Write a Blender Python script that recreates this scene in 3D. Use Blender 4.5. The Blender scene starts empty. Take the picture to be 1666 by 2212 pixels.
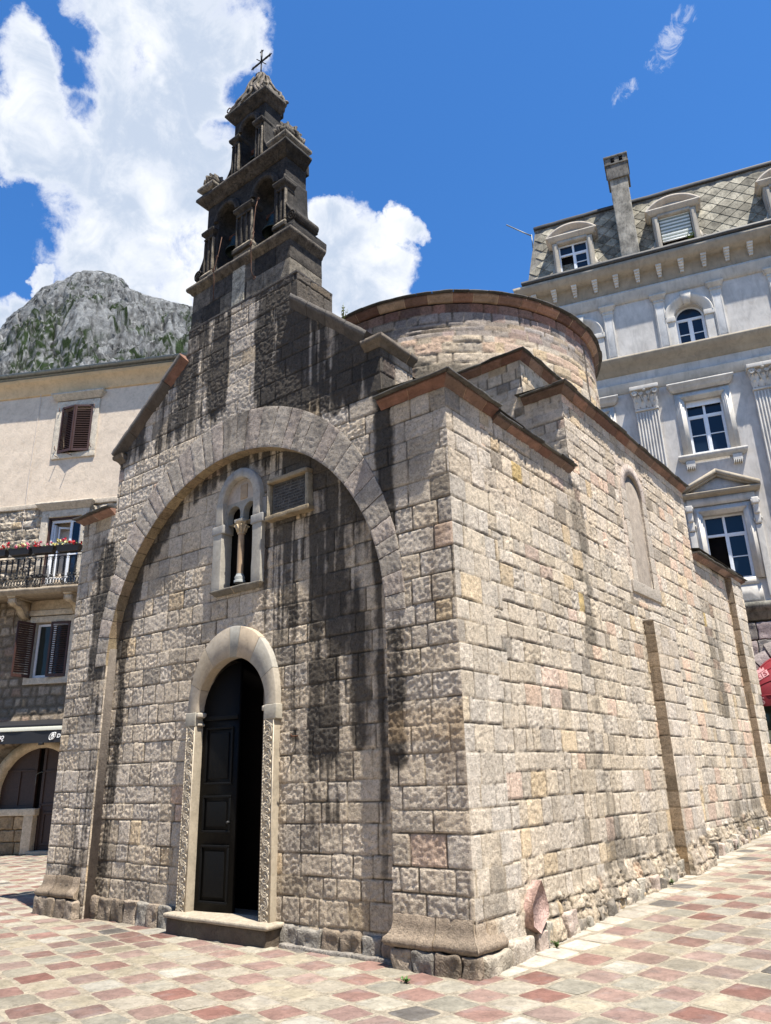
import bpy, math, random
import numpy as np
from mathutils import Matrix, Vector
R = math.radians
SC = bpy.context.scene
COL = SC.collection

# ------------------------------------------------------------------ camera
cam_d = bpy.data.cameras.new("camera"); cam = bpy.data.objects.new("camera", cam_d); COL.objects.link(cam)
SC.camera = cam
yaw, pitch, roll = R(37.56), R(19.54), R(-1.584)
F = np.array([-math.sin(yaw)*math.cos(pitch), math.cos(yaw)*math.cos(pitch), math.sin(pitch)])
Rt = np.cross(F, [0, 0, 1]); Rt /= np.linalg.norm(Rt); Up = np.cross(Rt, F)
R2 = math.cos(roll)*Rt + math.sin(roll)*Up; U2 = -math.sin(roll)*Rt + math.cos(roll)*Up
M = Matrix(((R2[0], U2[0], -F[0], 3.931), (R2[1], U2[1], -F[1], -6.227), (R2[2], U2[2], -F[2], 1.6), (0, 0, 0, 1)))
cam.matrix_world = M
cam_d.sensor_fit = 'HORIZONTAL'; cam_d.sensor_width = 36; cam_d.lens = 36*1632.8/1666
cam_d.clip_start = 0.1; cam_d.clip_end = 6000
SC.render.resolution_x = 771; SC.render.resolution_y = 1024

# ------------------------------------------------------------------ sun, sky, exposure
SUN = np.array([3.6, -1.1, 9.2]); SUN /= np.linalg.norm(SUN)
sd = bpy.data.lights.new("sun", 'SUN'); sd.energy = 5.0; sd.angle = R(0.53); sd.color = (1.0, 0.94, 0.84)
so = bpy.data.objects.new("sun", sd); COL.objects.link(so)
so.rotation_euler = Vector(SUN).to_track_quat('Z', 'Y').to_euler()
so.location = (20, -10, 40)
SC.view_settings.view_transform = 'Standard'; SC.view_settings.look = 'None'
SC.view_settings.gamma = 1; SC.view_settings.exposure = 1.1

W = bpy.data.worlds.new("World"); SC.world = W; W.use_nodes = True
nt = W.node_tree; nt.nodes.clear(); N = nt.nodes.new; L = nt.links.new
wo = N('ShaderNodeOutputWorld'); bg = N('ShaderNodeBackground'); L(bg.outputs[0], wo.inputs[0])
sky = N('ShaderNodeTexSky'); sky.sky_type = 'NISHITA'; sky.sun_disc = False
sky.sun_elevation = math.asin(SUN[2]); sky.sun_rotation = math.atan2(SUN[0], SUN[1])
sky.air_density = 1.0; sky.dust_density = 0.3; sky.ozone_density = 3.0
bg.inputs[1].default_value = 0.10
tc = N('ShaderNodeTexCoord')
def vdir(az, el):
    a, e = R(az), R(el); return (math.sin(a)*math.cos(e), math.cos(a)*math.cos(e), math.sin(e))
def wmath(op, a, b=None, c=None, nt_=nt):
    n = nt_.nodes.new('ShaderNodeMath'); n.operation = op
    for i, x in enumerate((a, b, c)):
        if x is None: continue
        if isinstance(x, (int, float)): n.inputs[i].default_value = x
        else: nt_.links.new(x, n.inputs[i])
    return n.outputs[0]
def wnoise(scale, detail, rough=.55, vec=None, dist=0.0, lac=2.0):
    n = N('ShaderNodeTexNoise'); n.inputs['Scale'].default_value = scale; n.inputs['Detail'].default_value = detail
    n.inputs['Roughness'].default_value = rough; n.inputs['Distortion'].default_value = dist
    n.inputs['Lacunarity'].default_value = lac
    L(vec if vec is not None else tc.outputs['Generated'], n.inputs['Vector']); return n.outputs[0]
# direction, gently warped so cloud masses get ragged outlines
nz = N('ShaderNodeTexNoise'); nz.inputs['Scale'].default_value = 7; nz.inputs['Detail'].default_value = 10; nz.inputs['Roughness'].default_value = .62
L(tc.outputs['Generated'], nz.inputs['Vector'])
vs_ = N('ShaderNodeVectorMath'); vs_.operation = 'SUBTRACT'; L(nz.outputs['Color'], vs_.inputs[0]); vs_.inputs[1].default_value = (.5, .5, .5)
vm_ = N('ShaderNodeVectorMath'); vm_.operation = 'SCALE'; L(vs_.outputs[0], vm_.inputs[0]); vm_.inputs['Scale'].default_value = .11
va_ = N('ShaderNodeVectorMath'); va_.operation = 'ADD'; L(tc.outputs['Generated'], va_.inputs[0]); L(vm_.outputs[0], va_.inputs[1])
vn_ = N('ShaderNodeVectorMath'); vn_.operation = 'NORMALIZE'; L(va_.outputs[0], vn_.inputs[0])
PUFFS = [(-69.2,45.9,2.0),(-68.5,43.1,2.3),(-68.3,40.7,2.0),(-59.3,50.0,4.3),(-55.1,51.1,3.2),(-59.9,46.2,4.4),(-54.7,48.1,2.7),
 (-60.8,42.1,4.9),(-55.4,43.9,3.7),(-65.6,41.4,3.0),(-62.5,38.3,4.0),(-57.6,38.6,4.4),(-59.9,35.4,3.2),(-55.7,35.1,3.2),(-53.9,41.2,2.2),
 (-51.7,47.1,1.3),(-69.7,48.0,1.6),(-63.1,50.2,1.7),(-40.4,38.7,2.3),(-42.5,39.9,1.9),(-37.7,37.4,1.9),(-41.7,36.5,3.0),(-35.2,40.6,1.2),
 (-36.8,39.6,1.3),(-38.4,35.8,2.0),(-42,33,3.5),(-38.5,33.2,2.4),(-47,36,2.5),(-67.6,30.8,1.6),(-66.8,31.9,1.0),(-65.7,33.9,.7),(-52.8,51.4,1.9),(-57,54,4),(-63,53,2.5),
 (75,30,10),(140,25,12),(-120,30,12)]
HOLES = [(-66.6,48.5,1.1),(-65.6,46.4,1.0),(-64.9,44.3,.9),(-52.6,44.9,.8),(-67.8,37.4,1.8),(-68.6,49.3,.8),(-50.8,48.7,.9),(-50.6,45.4,1.2)]
WISPS = [(-11.2,46.4,.9),(-10.4,47.0,1.0),(-9.5,47.3,.9),(-8.1,47.9,.9),(-13.8,45.6,.8),(-48.5,48.0,.6)]
def blobs(lst, inner=0., outer=1.5):
    acc = None
    for az, el, r in lst:
        d = N('ShaderNodeVectorMath'); d.operation = 'DOT_PRODUCT'; L(vn_.outputs[0], d.inputs[0]); d.inputs[1].default_value = vdir(az, el)
        m = N('ShaderNodeMapRange'); m.interpolation_type = 'SMOOTHSTEP'; L(d.outputs['Value'], m.inputs[0])
        m.inputs[1].default_value = math.cos(R(r*outer)); m.inputs[2].default_value = math.cos(R(r*inner))
        acc = m.outputs[0] if acc is None else wmath('MAXIMUM', acc, m.outputs[0])
    return acc
def sstep(x, a, b):
    m = N('ShaderNodeMapRange'); m.interpolation_type = 'SMOOTHSTEP'; L(x, m.inputs[0]); m.inputs[1].default_value = a; m.inputs[2].default_value = b
    return m.outputs[0]
n1 = wmath('ADD', wmath('MULTIPLY', wnoise(8, 14, .66, dist=.3), .75), wmath('MULTIPLY', wnoise(30, 12, .72, dist=.8), .25)); n2 = wnoise(4.5, 6, .5); n3 = wnoise(16, 8, .6, dist=.6)
PB_ = blobs(PUFFS)
dens = wmath('ADD', wmath('SUBTRACT', wmath('MULTIPLY', PB_, 1.15), wmath('MULTIPLY', blobs([(a_, e_, r_*1.25) for a_, e_, r_ in HOLES]), .62)), wmath('MULTIPLY', wmath('MULTIPLY', wmath('SUBTRACT', n1, .5), 3.6), sstep(PB_, .0, .35)))
cm = wmath('POWER', sstep(dens, .22, 1.0), .8)
wis = sstep(wmath('MULTIPLY', blobs(WISPS), wnoise(42, 12, .75, dist=1.2)), .38, .66)
cm = wmath('MAXIMUM', cm, wmath('MULTIPLY', wis, .5))
shade = sstep(wmath('ADD', wmath('MULTIPLY', n2, .6), wmath('MULTIPLY', n3, .5)), .44, .66)
shade = wmath('MULTIPLY', shade, sstep(dens, .35, 1.3))
cc = N('ShaderNodeMix'); cc.data_type = 'RGBA'; cc.inputs[6].default_value = (5.0, 5.1, 5.3, 1); cc.inputs[7].default_value = (2.8, 3.25, 4.0, 1)
L(shade, cc.inputs[0])
tint = N('ShaderNodeMix'); tint.data_type = 'RGBA'; tint.blend_type = 'MULTIPLY'; tint.inputs[0].default_value = 1
L(sky.outputs[0], tint.inputs[6]); tint.inputs[7].default_value = (.33, .69, 1.03, 1)
mx = N('ShaderNodeMix'); mx.data_type = 'RGBA'; L(cm, mx.inputs[0]); L(tint.outputs[2], mx.inputs[6]); L(cc.outputs[2], mx.inputs[7])
L(mx.outputs[2], bg.inputs[0])

# ------------------------------------------------------------------ numpy noise
def _h(ix, iy, iz):
    n = (ix*374761393 + iy*668265263 + iz*2147483647) & 0xffffffff
    n = ((n ^ (n >> 13))*1274126177) & 0xffffffff
    n = (n ^ (n >> 16)) & 0xffffffff
    return n.astype(np.float64)/4294967295.0
def vnoise(x, y, z=0.0):
    x, y, z = np.broadcast_arrays(np.asarray(x, float), np.asarray(y, float), np.asarray(z, float))
    ix, iy, iz = np.floor(x).astype(np.int64), np.floor(y).astype(np.int64), np.floor(z).astype(np.int64)
    fx, fy, fz = x-ix, y-iy, z-iz
    fx = fx*fx*(3-2*fx); fy = fy*fy*(3-2*fy); fz = fz*fz*(3-2*fz)
    r = 0
    for a in (0, 1):
        for b in (0, 1):
            for c in (0, 1):
                r = r + _h(ix+a, iy+b, iz+c)*(fx if a else 1-fx)*(fy if b else 1-fy)*(fz if c else 1-fz)
    return r
def fbm(x, y, z=0.0, o=4, g=.5):
    s = 0; a = 1; t = 0
    for i in range(o):
        s = s + a*vnoise(np.asarray(x)*2**i+17.3*i, np.asarray(y)*2**i+5.1*i, np.asarray(z)*2**i); t += a; a *= g
    return s/t
def rnd(i, k):
    v = np.sin(np.asarray(i, float)*12.9898 + k*78.233 + 1.3)*43758.5453
    return v-np.floor(v)
def ss(x, a, b):
    t = np.clip((np.asarray(x, float)-a)/(b-a), 0, 1); return t*t*(3-2*t)
def soft(u, v, u0, u1, v0, v1, s=.2):
    return ss(u, u0-s, u0+s)*(1-ss(u, u1-s, u1+s))*ss(v, v0-s, v0+s)*(1-ss(v, v1-s, v1+s))
def C3(*c): return np.array(c, float)

# ------------------------------------------------------------------ mesh builder
class MB:
    def __init__(s): s.v = []; s.f = []; s.c = []; s.n = 0
    def add(s, v, faces, col=(.4, .4, .4)):
        v = np.asarray(v, float).reshape(-1, 3); col = np.broadcast_to(np.asarray(col, float), (len(v), 3))
        s.v.append(v); s.c.append(col)
        for f in (faces if isinstance(faces, list) else [faces]):
            f = np.asarray(f)
            if f.ndim == 1: f = f[None]
            if len(f): s.f.append(f+s.n)
        s.n += len(v)
    def grid(s, P, col, mask=None, flip=False):
        a, b = P.shape[:2]; idx = np.arange(a*b).reshape(a, b)
        q = np.stack([idx[:-1, :-1], idx[1:, :-1], idx[1:, 1:], idx[:-1, 1:]], -1)
        if flip: q = q[..., ::-1]
        q = q[mask] if mask is not None else q.reshape(-1, 4)
        used = np.unique(q); mp = np.full(a*b, -1); mp[used] = np.arange(len(used))
        col = np.broadcast_to(col, P.shape).reshape(-1, 3)
        s.add(P.reshape(-1, 3)[used], mp[q], col[used])
    def box(s, x0, x1, y0, y1, z0, z1, col=(.4, .4, .4)):
        v = [(x, y, z) for z in (z0, z1) for y in (y0, y1) for x in (x0, x1)]
        s.add(v, np.array([(0, 2, 3, 1), (4, 5, 7, 6), (0, 1, 5, 4), (2, 6, 7, 3), (0, 4, 6, 2), (1, 3, 7, 5)]), col)
    def rbox(s, x0, x1, y0, y1, z0, z1, col=(.4, .4, .4), r=.012, res=.06, jit=.006, maxn=14, sc=9.):
        lo = np.array([x0, y0, z0], float); hi = np.array([x1, y1, z1], float); c = (lo+hi)/2; h = (hi-lo)/2; r = min(r, h.min()*.95)
        ns = [int(np.clip((2*h[i])/res, 1, maxn)) for i in range(3)]
        ts = [np.unique(np.concatenate([[-h[i], -h[i]+r*.5, h[i]-r*.5, h[i]], np.linspace(-h[i]+r, h[i]-r, ns[i]+1)])) for i in range(3)]
        for ax in range(3):
            o = [(1, 2), (2, 0), (0, 1)][ax]
            A, B = np.meshgrid(ts[o[0]], ts[o[1]], indexing='ij')
            for sg in (-1, 1):
                q = np.zeros(A.shape+(3,)); q[..., o[0]] = A; q[..., o[1]] = B; q[..., ax] = sg*h[ax]
                inn = np.clip(q, -(h-r), h-r); d = q-inn; l = np.linalg.norm(d, axis=-1, keepdims=True); l[l == 0] = 1
                P = inn+d/l*r+c
                P = jitter(P, jit, sc)
                s.grid(P, col, flip=(sg < 0))
    def prism(s, poly, y0, y1, col=(.4, .4, .4)):
        n = len(poly); v = [(x, y0, z) for x, z in poly]+[(x, y1, z) for x, z in poly]
        f = [np.array(list(range(n))), np.array(list(range(2*n-1, n-1, -1)))]
        for i in range(n):
            j = (i+1) % n; f.append(np.array([i, i+n, j+n, j]))
        s.add(v, f, col)
    def tube(s, path, r, n=8, col=(.4, .4, .4), cap=True):
        P = np.asarray(path, float); k = len(P); rr = np.broadcast_to(np.asarray(r, float), (k,))
        T = np.gradient(P, axis=0); T /= np.linalg.norm(T, axis=1, keepdims=True)+1e-12
        ref = np.array([0, 0, 1.]) if abs(T[0][2]) < .9 else np.array([1., 0, 0])
        u = np.cross(T[0], ref); u /= np.linalg.norm(u); V = []
        for i in range(k):
            u = u-T[i]*(u@T[i]); u /= np.linalg.norm(u)+1e-12; w = np.cross(T[i], u)
            a = np.linspace(0, 2*np.pi, n, endpoint=False)
            V.append(P[i]+rr[i]*(np.cos(a)[:, None]*u+np.sin(a)[:, None]*w))
        f = []
        q = [(i*n+j, i*n+(j+1) % n, (i+1)*n+(j+1) % n, (i+1)*n+j) for i in range(k-1) for j in range(n)]
        f.append(np.array(q))
        if cap: f += [np.array(list(range(n))[::-1]), np.array(list(range((k-1)*n, k*n)))]
        s.add(np.concatenate(V), f, col)
    def lathe(s, prof, c=(0, 0, 0), n=24, col=(.4, .4, .4), sx=1, sy=1):
        a = np.linspace(0, 2*np.pi, n+1)
        P = np.array([[(c[0]+r*math.cos(t)*sx, c[1]+r*math.sin(t)*sy, c[2]+z) for t in a] for r, z in prof])
        s.grid(P, col, flip=True)
    def build(s, name, mat, parent=None, smooth=True, label=None, angle=None):
        me = bpy.data.meshes.new(name)
        V = np.concatenate(s.v); Cc = np.concatenate(s.c)
        loops = np.concatenate([f.reshape(-1) for f in s.f]); tot = np.concatenate([np.full(len(f), f.shape[1]) for f in s.f])
        start = np.concatenate([[0], np.cumsum(tot)[:-1]])
        me.vertices.add(len(V)); me.vertices.foreach_set('co', V.reshape(-1).astype(np.float32))
        me.loops.add(len(loops)); me.loops.foreach_set('vertex_index', loops.astype(np.int32))
        me.polygons.add(len(tot)); me.polygons.foreach_set('loop_start', start.astype(np.int32)); me.polygons.foreach_set('loop_total', tot.astype(np.int32))
        me.polygons.foreach_set('use_smooth', np.full(len(tot), smooth))
        me.update(calc_edges=True); me.validate()
        at = me.color_attributes.new('Col', 'FLOAT_COLOR', 'POINT')
        at.data.foreach_set('color', np.concatenate([Cc, np.ones((len(Cc), 1))], 1).reshape(-1).astype(np.float32))
        me.materials.append(mat)
        if smooth and angle: me.set_sharp_from_angle(angle=R(angle))
        o = bpy.data.objects.new(name, me); COL.objects.link(o); o.parent = parent
        if label: o['label'] = label
        return o
def jitter(P, amp, sc=9.):
    if amp <= 0: return P
    x, y, z = P[..., 0]*sc, P[..., 1]*sc, P[..., 2]*sc
    d = np.stack([vnoise(x, y, z), vnoise(x+31.7, y+3, z), vnoise(x, y+57.1, z+9)], -1)-.5
    return P+2*amp*d
def thing(name, label, cat, loc=(0, 0, 0), rotz=0, group=None):
    o = bpy.data.objects.new(name, None); COL.objects.link(o); o.location = loc; o.rotation_euler = (0, 0, rotz)
    o['label'] = label; o['category'] = cat; o.empty_display_size = .3
    if group: o['group'] = group
    return o
def tag(o, label, cat, group=None):
    o['label'] = label; o['category'] = cat
    if group: o['group'] = group
    return o
def copy_tree(o, parent=None):
    c = o.copy(); COL.objects.link(c); c.parent = parent
    for ch in list(o.children): copy_tree(ch, c)
    return c

# ------------------------------------------------------------------ materials
def newmat(name):
    m = bpy.data.materials.new(name); m.use_nodes = True; t = m.node_tree
    b = t.nodes['Principled BSDF']; return m, t, b
def mnoise(t, scale, detail=4, rough=.55, vec=None, dist=0., stretch=None):
    n = t.nodes.new('ShaderNodeTexNoise'); n.inputs['Scale'].default_value = scale; n.inputs['Detail'].default_value = detail
    n.inputs['Roughness'].default_value = rough; n.inputs['Distortion'].default_value = dist
    c = t.nodes.new('ShaderNodeTexCoord')
    src = c.outputs['Object'] if vec is None else vec
    if stretch:
        mp = t.nodes.new('ShaderNodeMapping'); mp.inputs['Scale'].default_value = stretch; t.links.new(src, mp.inputs[0]); src = mp.outputs[0]
    t.links.new(src, n.inputs['Vector']); return n.outputs[0]
def ramp(t, x, stops):
    r = t.nodes.new('ShaderNodeValToRGB'); t.links.new(x, r.inputs[0]); e = r.color_ramp.elements
    while len(e) < len(stops): e.new(.5)
    for i, (p, c) in enumerate(stops):
        e[i].position = p; e[i].color = (c, c, c, 1) if isinstance(c, (int, float)) else (*c, 1)
    return r.outputs[0]
def mixc(t, a, b, f=1., mode='MIX'):
    n = t.nodes.new('ShaderNodeMix'); n.data_type = 'RGBA'; n.blend_type = mode
    for i, x in ((0, f), (6, a), (7, b)):
        if isinstance(x, (int, float)): n.inputs[i].default_value = x
        elif isinstance(x, tuple): n.inputs[i].default_value = (*x, 1)
        else: t.links.new(x, n.inputs[i])
    return n.outputs[2]
def bump(t, b, h, dist, strength=1.):
    n = t.nodes.new('ShaderNodeBump'); n.inputs['Distance'].default_value = dist; n.inputs['Strength'].default_value = strength
    t.links.new(h, n.inputs['Height'])
    if b.inputs['Normal'].is_linked: t.links.new(b.inputs['Normal'].links[0].from_socket, n.inputs['Normal'])
    t.links.new(n.outputs[0], b.inputs['Normal'])
def stone_mat(name, bscale=38, bdist=.02, bstr=1., rough=.9, var=.35, stretch=None, speck=.35, fine=.004):
    m, t, b = newmat(name)
    a = t.nodes.new('ShaderNodeAttribute'); a.attribute_name = 'Col'
    n1 = mnoise(t, bscale*.35, 5, .6); n2 = mnoise(t, bscale, 3, .6, dist=1.2, stretch=stretch)
    v1 = ramp(t, n1, [(.3, 1-var), (.7, 1+var)]); 
    v2 = ramp(t, n2, [(.32, 1-speck), (.55, 1.06)])
    c = mixc(t, a.outputs['Color'], v1, 1., 'MULTIPLY'); c = mixc(t, c, v2, 1., 'MULTIPLY')
    t.links.new(c, b.inputs['Base Color']); b.inputs['Roughness'].default_value = rough
    b.inputs['Specular IOR Level'].default_value = .25
    bump(t, b, n2, bdist, bstr)
    if fine: bump(t, b, mnoise(t, bscale*3, 3, .6), fine, .8)
    return m
M_pecked = stone_mat('pecked_limestone', 52, .013, 1., speck=.46, var=.20)
M_dress = stone_mat('dressed_limestone', 26, .006, 1., speck=.2, var=.22)
M_marble = stone_mat('worn_white_stone', 14, .003, .7, .7, .16, speck=.12, fine=.001)
M_dark = stone_mat('blackened_stone', 24, .012, 1., speck=.55, var=.55)
M_red = stone_mat('red_cornice_stone', 22, .004, .8, .8, .25, speck=.2)
M_slate = stone_mat('slate', 16, .008, .8, .75, .35)
M_pave = stone_mat('worn_paving_stone', 22, .004, .9, .62, .22, speck=.22, fine=.002)
M_mortar = stone_mat('sandy_mortar', 30, .012, 1., .95, .3, speck=.35)
M_plaster = stone_mat('lime_plaster', 7, .008, .8, .9, .11, speck=.10, fine=.003)
M_paint = stone_mat('grey_facade_paint', 5, .003, .5, .85, .16, speck=.14, stretch=(1, 1, .35), fine=.001)
M_concrete = stone_mat('stained_render', 8, .008, .8, .9, .5, speck=.4, stretch=(1.6, 1.6, .5))
M_rubble = stone_mat('rubble_stone', 22, .02, 1., speck=.35, var=.3)
def simple(name, col, rough=.6, metal=0., var=.15, vs=12, bd=.0, spec=.5, stretch=None):
    m, t, b = newmat(name)
    n = mnoise(t, vs, 5, .6, stretch=stretch); v = ramp(t, n, [(.3, 1-var), (.7, 1+var)])
    t.links.new(mixc(t, tuple(col), v, 1., 'MULTIPLY'), b.inputs['Base Color'])
    b.inputs['Roughness'].default_value = rough; b.inputs['Metallic'].default_value = metal; b.inputs['Specular IOR Level'].default_value = spec
    if bd: bump(t, b, n, bd)
    return m
M_attr = None
def attr_mat(name, rough=.7, var=.12, vs=20, spec=.4, bd=.002):
    m, t, b = newmat(name)
    a = t.nodes.new('ShaderNodeAttribute'); a.attribute_name = 'Col'
    n = mnoise(t, vs, 4); v = ramp(t, n, [(.3, 1-var), (.7, 1+var)])
    t.links.new(mixc(t, a.outputs['Color'], v, 1., 'MULTIPLY'), b.inputs['Base Color'])
    b.inputs['Roughness'].default_value = rough; b.inputs['Specular IOR Level'].default_value = spec
    if bd: bump(t, b, n, bd)
    return m
M_flat = attr_mat('painted_surface')
M_iron = simple('black_cast_iron', (.010, .010, .011), .6, .2)
M_rust = simple('rusty_iron', (.10, .045, .025), .8, .3, .4)
M_bronze = simple('dark_bronze', (.035, .05, .045), .45, .8, .4)
M_door = simple('black_painted_door', (.003, .003, .003), .6, 0, .3, 30, .002, .15)
M_void = simple('dark_interior', (.006, .005, .005), .95, 0, .2, 3, 0, .1)
M_shut = simple('dark_red_brown_shutter', (.045, .017, .011), .55, 0, .35, 25, .002)
M_wframe = simple('white_window_frame', (.72, .74, .76), .4, 0, .06)
M_gutter = simple('grey_metal_gutter', (.17, .18, .17), .5, .5, .2)
M_lead = simple('dark_lead_flashing', (.045, .045, .045), .6, .2, .3)
M_awnblk = simple('black_awning_fabric', (.008, .008, .010), .6, 0, .2, 5)
M_awnred = simple('red_awning_fabric', (.20, .010, .017), .65, 0, .18, 6, .003)
M_white = simple('white_lettering', (.75, .75, .73), .6, 0, .03)
M_pinkpr = simple('faded_pink_print', (.55, .28, .28), .7, 0, .1)
M_orange = simple('orange_lettering', (.7, .3, .05), .6, 0, .05)
M_tile = simple('terracotta_roof_tile', (.33, .12, .06), .8, 0, .4)
M_cable = simple('pale_cable', (.5, .45, .4), .7)
M_green = attr_mat('leaves_and_petals', .5, .2, 30)
def glass_mat(name, c=(.012, .022, .04)):
    m, t, b = newmat(name); b.inputs['Base Color'].default_value = (*c, 1); b.inputs['Roughness'].default_value = .04
    b.inputs['Specular IOR Level'].default_value = .32; b.inputs['IOR'].default_value = 1.45
    n = mnoise(t, 1.7, 2); bump(t, b, n, .02, .3); return m
M_glass = glass_mat('window_glass'); M_glass2 = glass_mat('shop_glass', (.03, .035, .03))
# limestone mountain with scrub in the gullies
def mountain_mat():
    m, t, b = newmat('limestone_crag')
    a = t.nodes.new('ShaderNodeAttribute'); a.attribute_name = 'Col'
    n = mnoise(t, .03, 12, .80, dist=.5); v = ramp(t, n, [(.38, .60), (.50, .95), (.60, 1.25)])
    g = mnoise(t, .022, 8, .7, dist=.4); gm = ramp(t, g, [(.51, 0.), (.55, .85)])
    c = mixc(t, a.outputs['Color'], v, 1., 'MULTIPLY')
    t.links.new(c, b.inputs['Base Color']); b.inputs['Roughness'].default_value = .95; b.inputs['Specular IOR Level'].default_value = .1
    bump(t, b, n, 30., 1.); bump(t, b, mnoise(t, .12, 8, .75), 10., 1.)
    return m
M_mount = mountain_mat()

# ------------------------------------------------------------------ masonry pattern
LIME = C3(.52, .455, .37)
def palette(i, base, warm=.10, pink=.08, dark=.06, val=.22):
    r1, r2, r3 = rnd(i, 1), rnd(i, 2), rnd(i, 3)
    c = base*(1-val+2*val*r1)[..., None]
    c = c*np.stack([1+.05*(r2-.5), 1+0*r2, 1-.10*(r2-.5)], -1)
    w = (r3 < warm)[..., None]; p = ((r3 >= warm) & (r3 < warm+pink))[..., None]; d = (r3 > 1-dark)[..., None]
    c = np.where(w, c*C3(1.06, .98, .84), c); c = np.where(p, c*C3(1.06, .93, .90), c); c = np.where(d, c*.62, c)
    return c
def courses(lo, hi, rng, a, b):
    z = [lo]
    while z[-1] < hi: z.append(z[-1]+rng.uniform(a, b))
    return np.array(z)
def masonry(u, v, seed, ch=(.17, .30), cw=(.20, .52), warp=.010, joint=.0065, relief=.008, rough=.007, base=LIME, zs=None, round_=.018,
            warm=.03, pink=.02, dark=.04, val=.15, mortar=(.36, .29, .20), jdark=.5, tiltn=.004):
    """pattern of coursed blocks: height (m), colour"""
    rng = np.random.default_rng(seed)
    shp = u.shape; u = u.ravel(); v = v.ravel()
    uw = u+warp*2*(fbm(u*4+seed, v*4, 1.7, 3)-.5); vw = v+warp*2*(fbm(u*3, v*3+seed, 9.2, 3)-.5)+.012*np.sin(u*1.3+seed)
    if zs is None: zs = courses(v.min()-.3, v.max()+.3, rng, *ch)
    j = np.clip(np.searchsorted(zs, vw)-1, 0, len(zs)-2)
    dv = np.minimum(vw-zs[j], zs[j+1]-vw)
    idn = np.zeros(len(u)); du = np.zeros(len(u)); cu = np.zeros(len(u))
    u0, u1 = uw.min()-1, uw.max()+1
    for k in range(len(zs)-1):
        hh = zs[k+1]-zs[k]; r2 = np.random.default_rng(seed*1000+k)
        br = [u0-r2.uniform(0, .4)]
        while br[-1] < u1: br.append(br[-1]+r2.uniform(*cw)*(.75+.5*r2.random()))
        br = np.array(br); s_ = j == k
        if not s_.any(): continue
        q = np.clip(np.searchsorted(br, uw[s_])-1, 0, len(br)-2)
        du[s_] = np.minimum(uw[s_]-br[q], br[q+1]-uw[s_]); idn[s_] = k*997+q; cu[s_] = (br[q]+br[q+1])/2
    d = np.minimum(du, dv)
    # rounded block corner
    rr = .02; dc = np.where((du < rr) & (dv < rr), rr-np.hypot(rr-du, rr-dv), d)
    d = dc
    g = 1-ss(d, joint*.35, joint*1.5)
    mort = fbm(u*3+4, v*3, 2.2, 3)
    h = relief*(rnd(idn, 5)-.5)*1.3 + relief*ss(d, 0, round_)*.45
    h = h+tiltn*(rnd(idn, 7)-.5)*2*(u-cu)/.3
    rs = rough*(.45+1.1*rnd(idn, 12))
    h = h+rs*.7*(fbm(u*14, v*16, idn*.37, 3, .6)-.5)*ss(d, 0, .02)
    h = h+rs*1.5*(vnoise(u*36, v*42, idn)-.5)*ss(d, 0, .012)
    jd = ss(mort, .62-jdark*.3, .70-jdark*.3)          # open, dark joints or filled ochre ones
    h = np.where(g > 0, h*(1-g)+g*(-.004-.009*(1-jd)), h)
    c = palette(idn, base, warm, pink, dark, val)
    c = c*(.86+.30*fbm(u*7, v*7, idn*.2, 3))[:, None]
    mc = np.array(mortar)*(.34+.62*jd*(.6+.6*vnoise(u*20, v*20)))[:, None]
    c = c*(1-g[:, None])+mc*g[:, None]
    return h.reshape(shp), c.reshape(shp+(3,)), idn.reshape(shp)
def axis(pts, res):
    o = [pts[0]]
    for a, b in zip(pts[:-1], pts[1:]):
        n = max(1, int(round((b-a)/res))); o += list(np.linspace(a, b, n+1)[1:])
    return np.array(o)
def sheet(mb, O, du, dv, n, us, vs, tex, mask=None, fade=.02, edges='lrbt'):
    U, V = np.meshgrid(us, vs, indexing='ij'); h, c = tex(U, V)
    e = np.ones(U.shape)
    if 'l' in edges: e = e*ss(U-us[0], -.001, fade)
    if 'r' in edges: e = e*ss(us[-1]-U, -.001, fade)
    if 'b' in edges: e = e*ss(V-vs[0], -.001, fade)
    if 't' in edges: e = e*ss(vs[-1]-V, -.001, fade)
    P = np.array(O, float)+U[..., None]*np.array(du, float)+V[..., None]*np.array(dv, float)+(h*e)[..., None]*np.array(n, float)
    mk = None
    if mask is not None:
        uc = (us[:-1]+us[1:])/2; vc = (vs[:-1]+vs[1:])/2; Uc, Vc = np.meshgrid(uc, vc, indexing='ij'); mk = mask(Uc, Vc)
    fl = np.dot(np.cross(du, dv), n) < 0
    mb.grid(P, c, mk, flip=fl)

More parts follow.
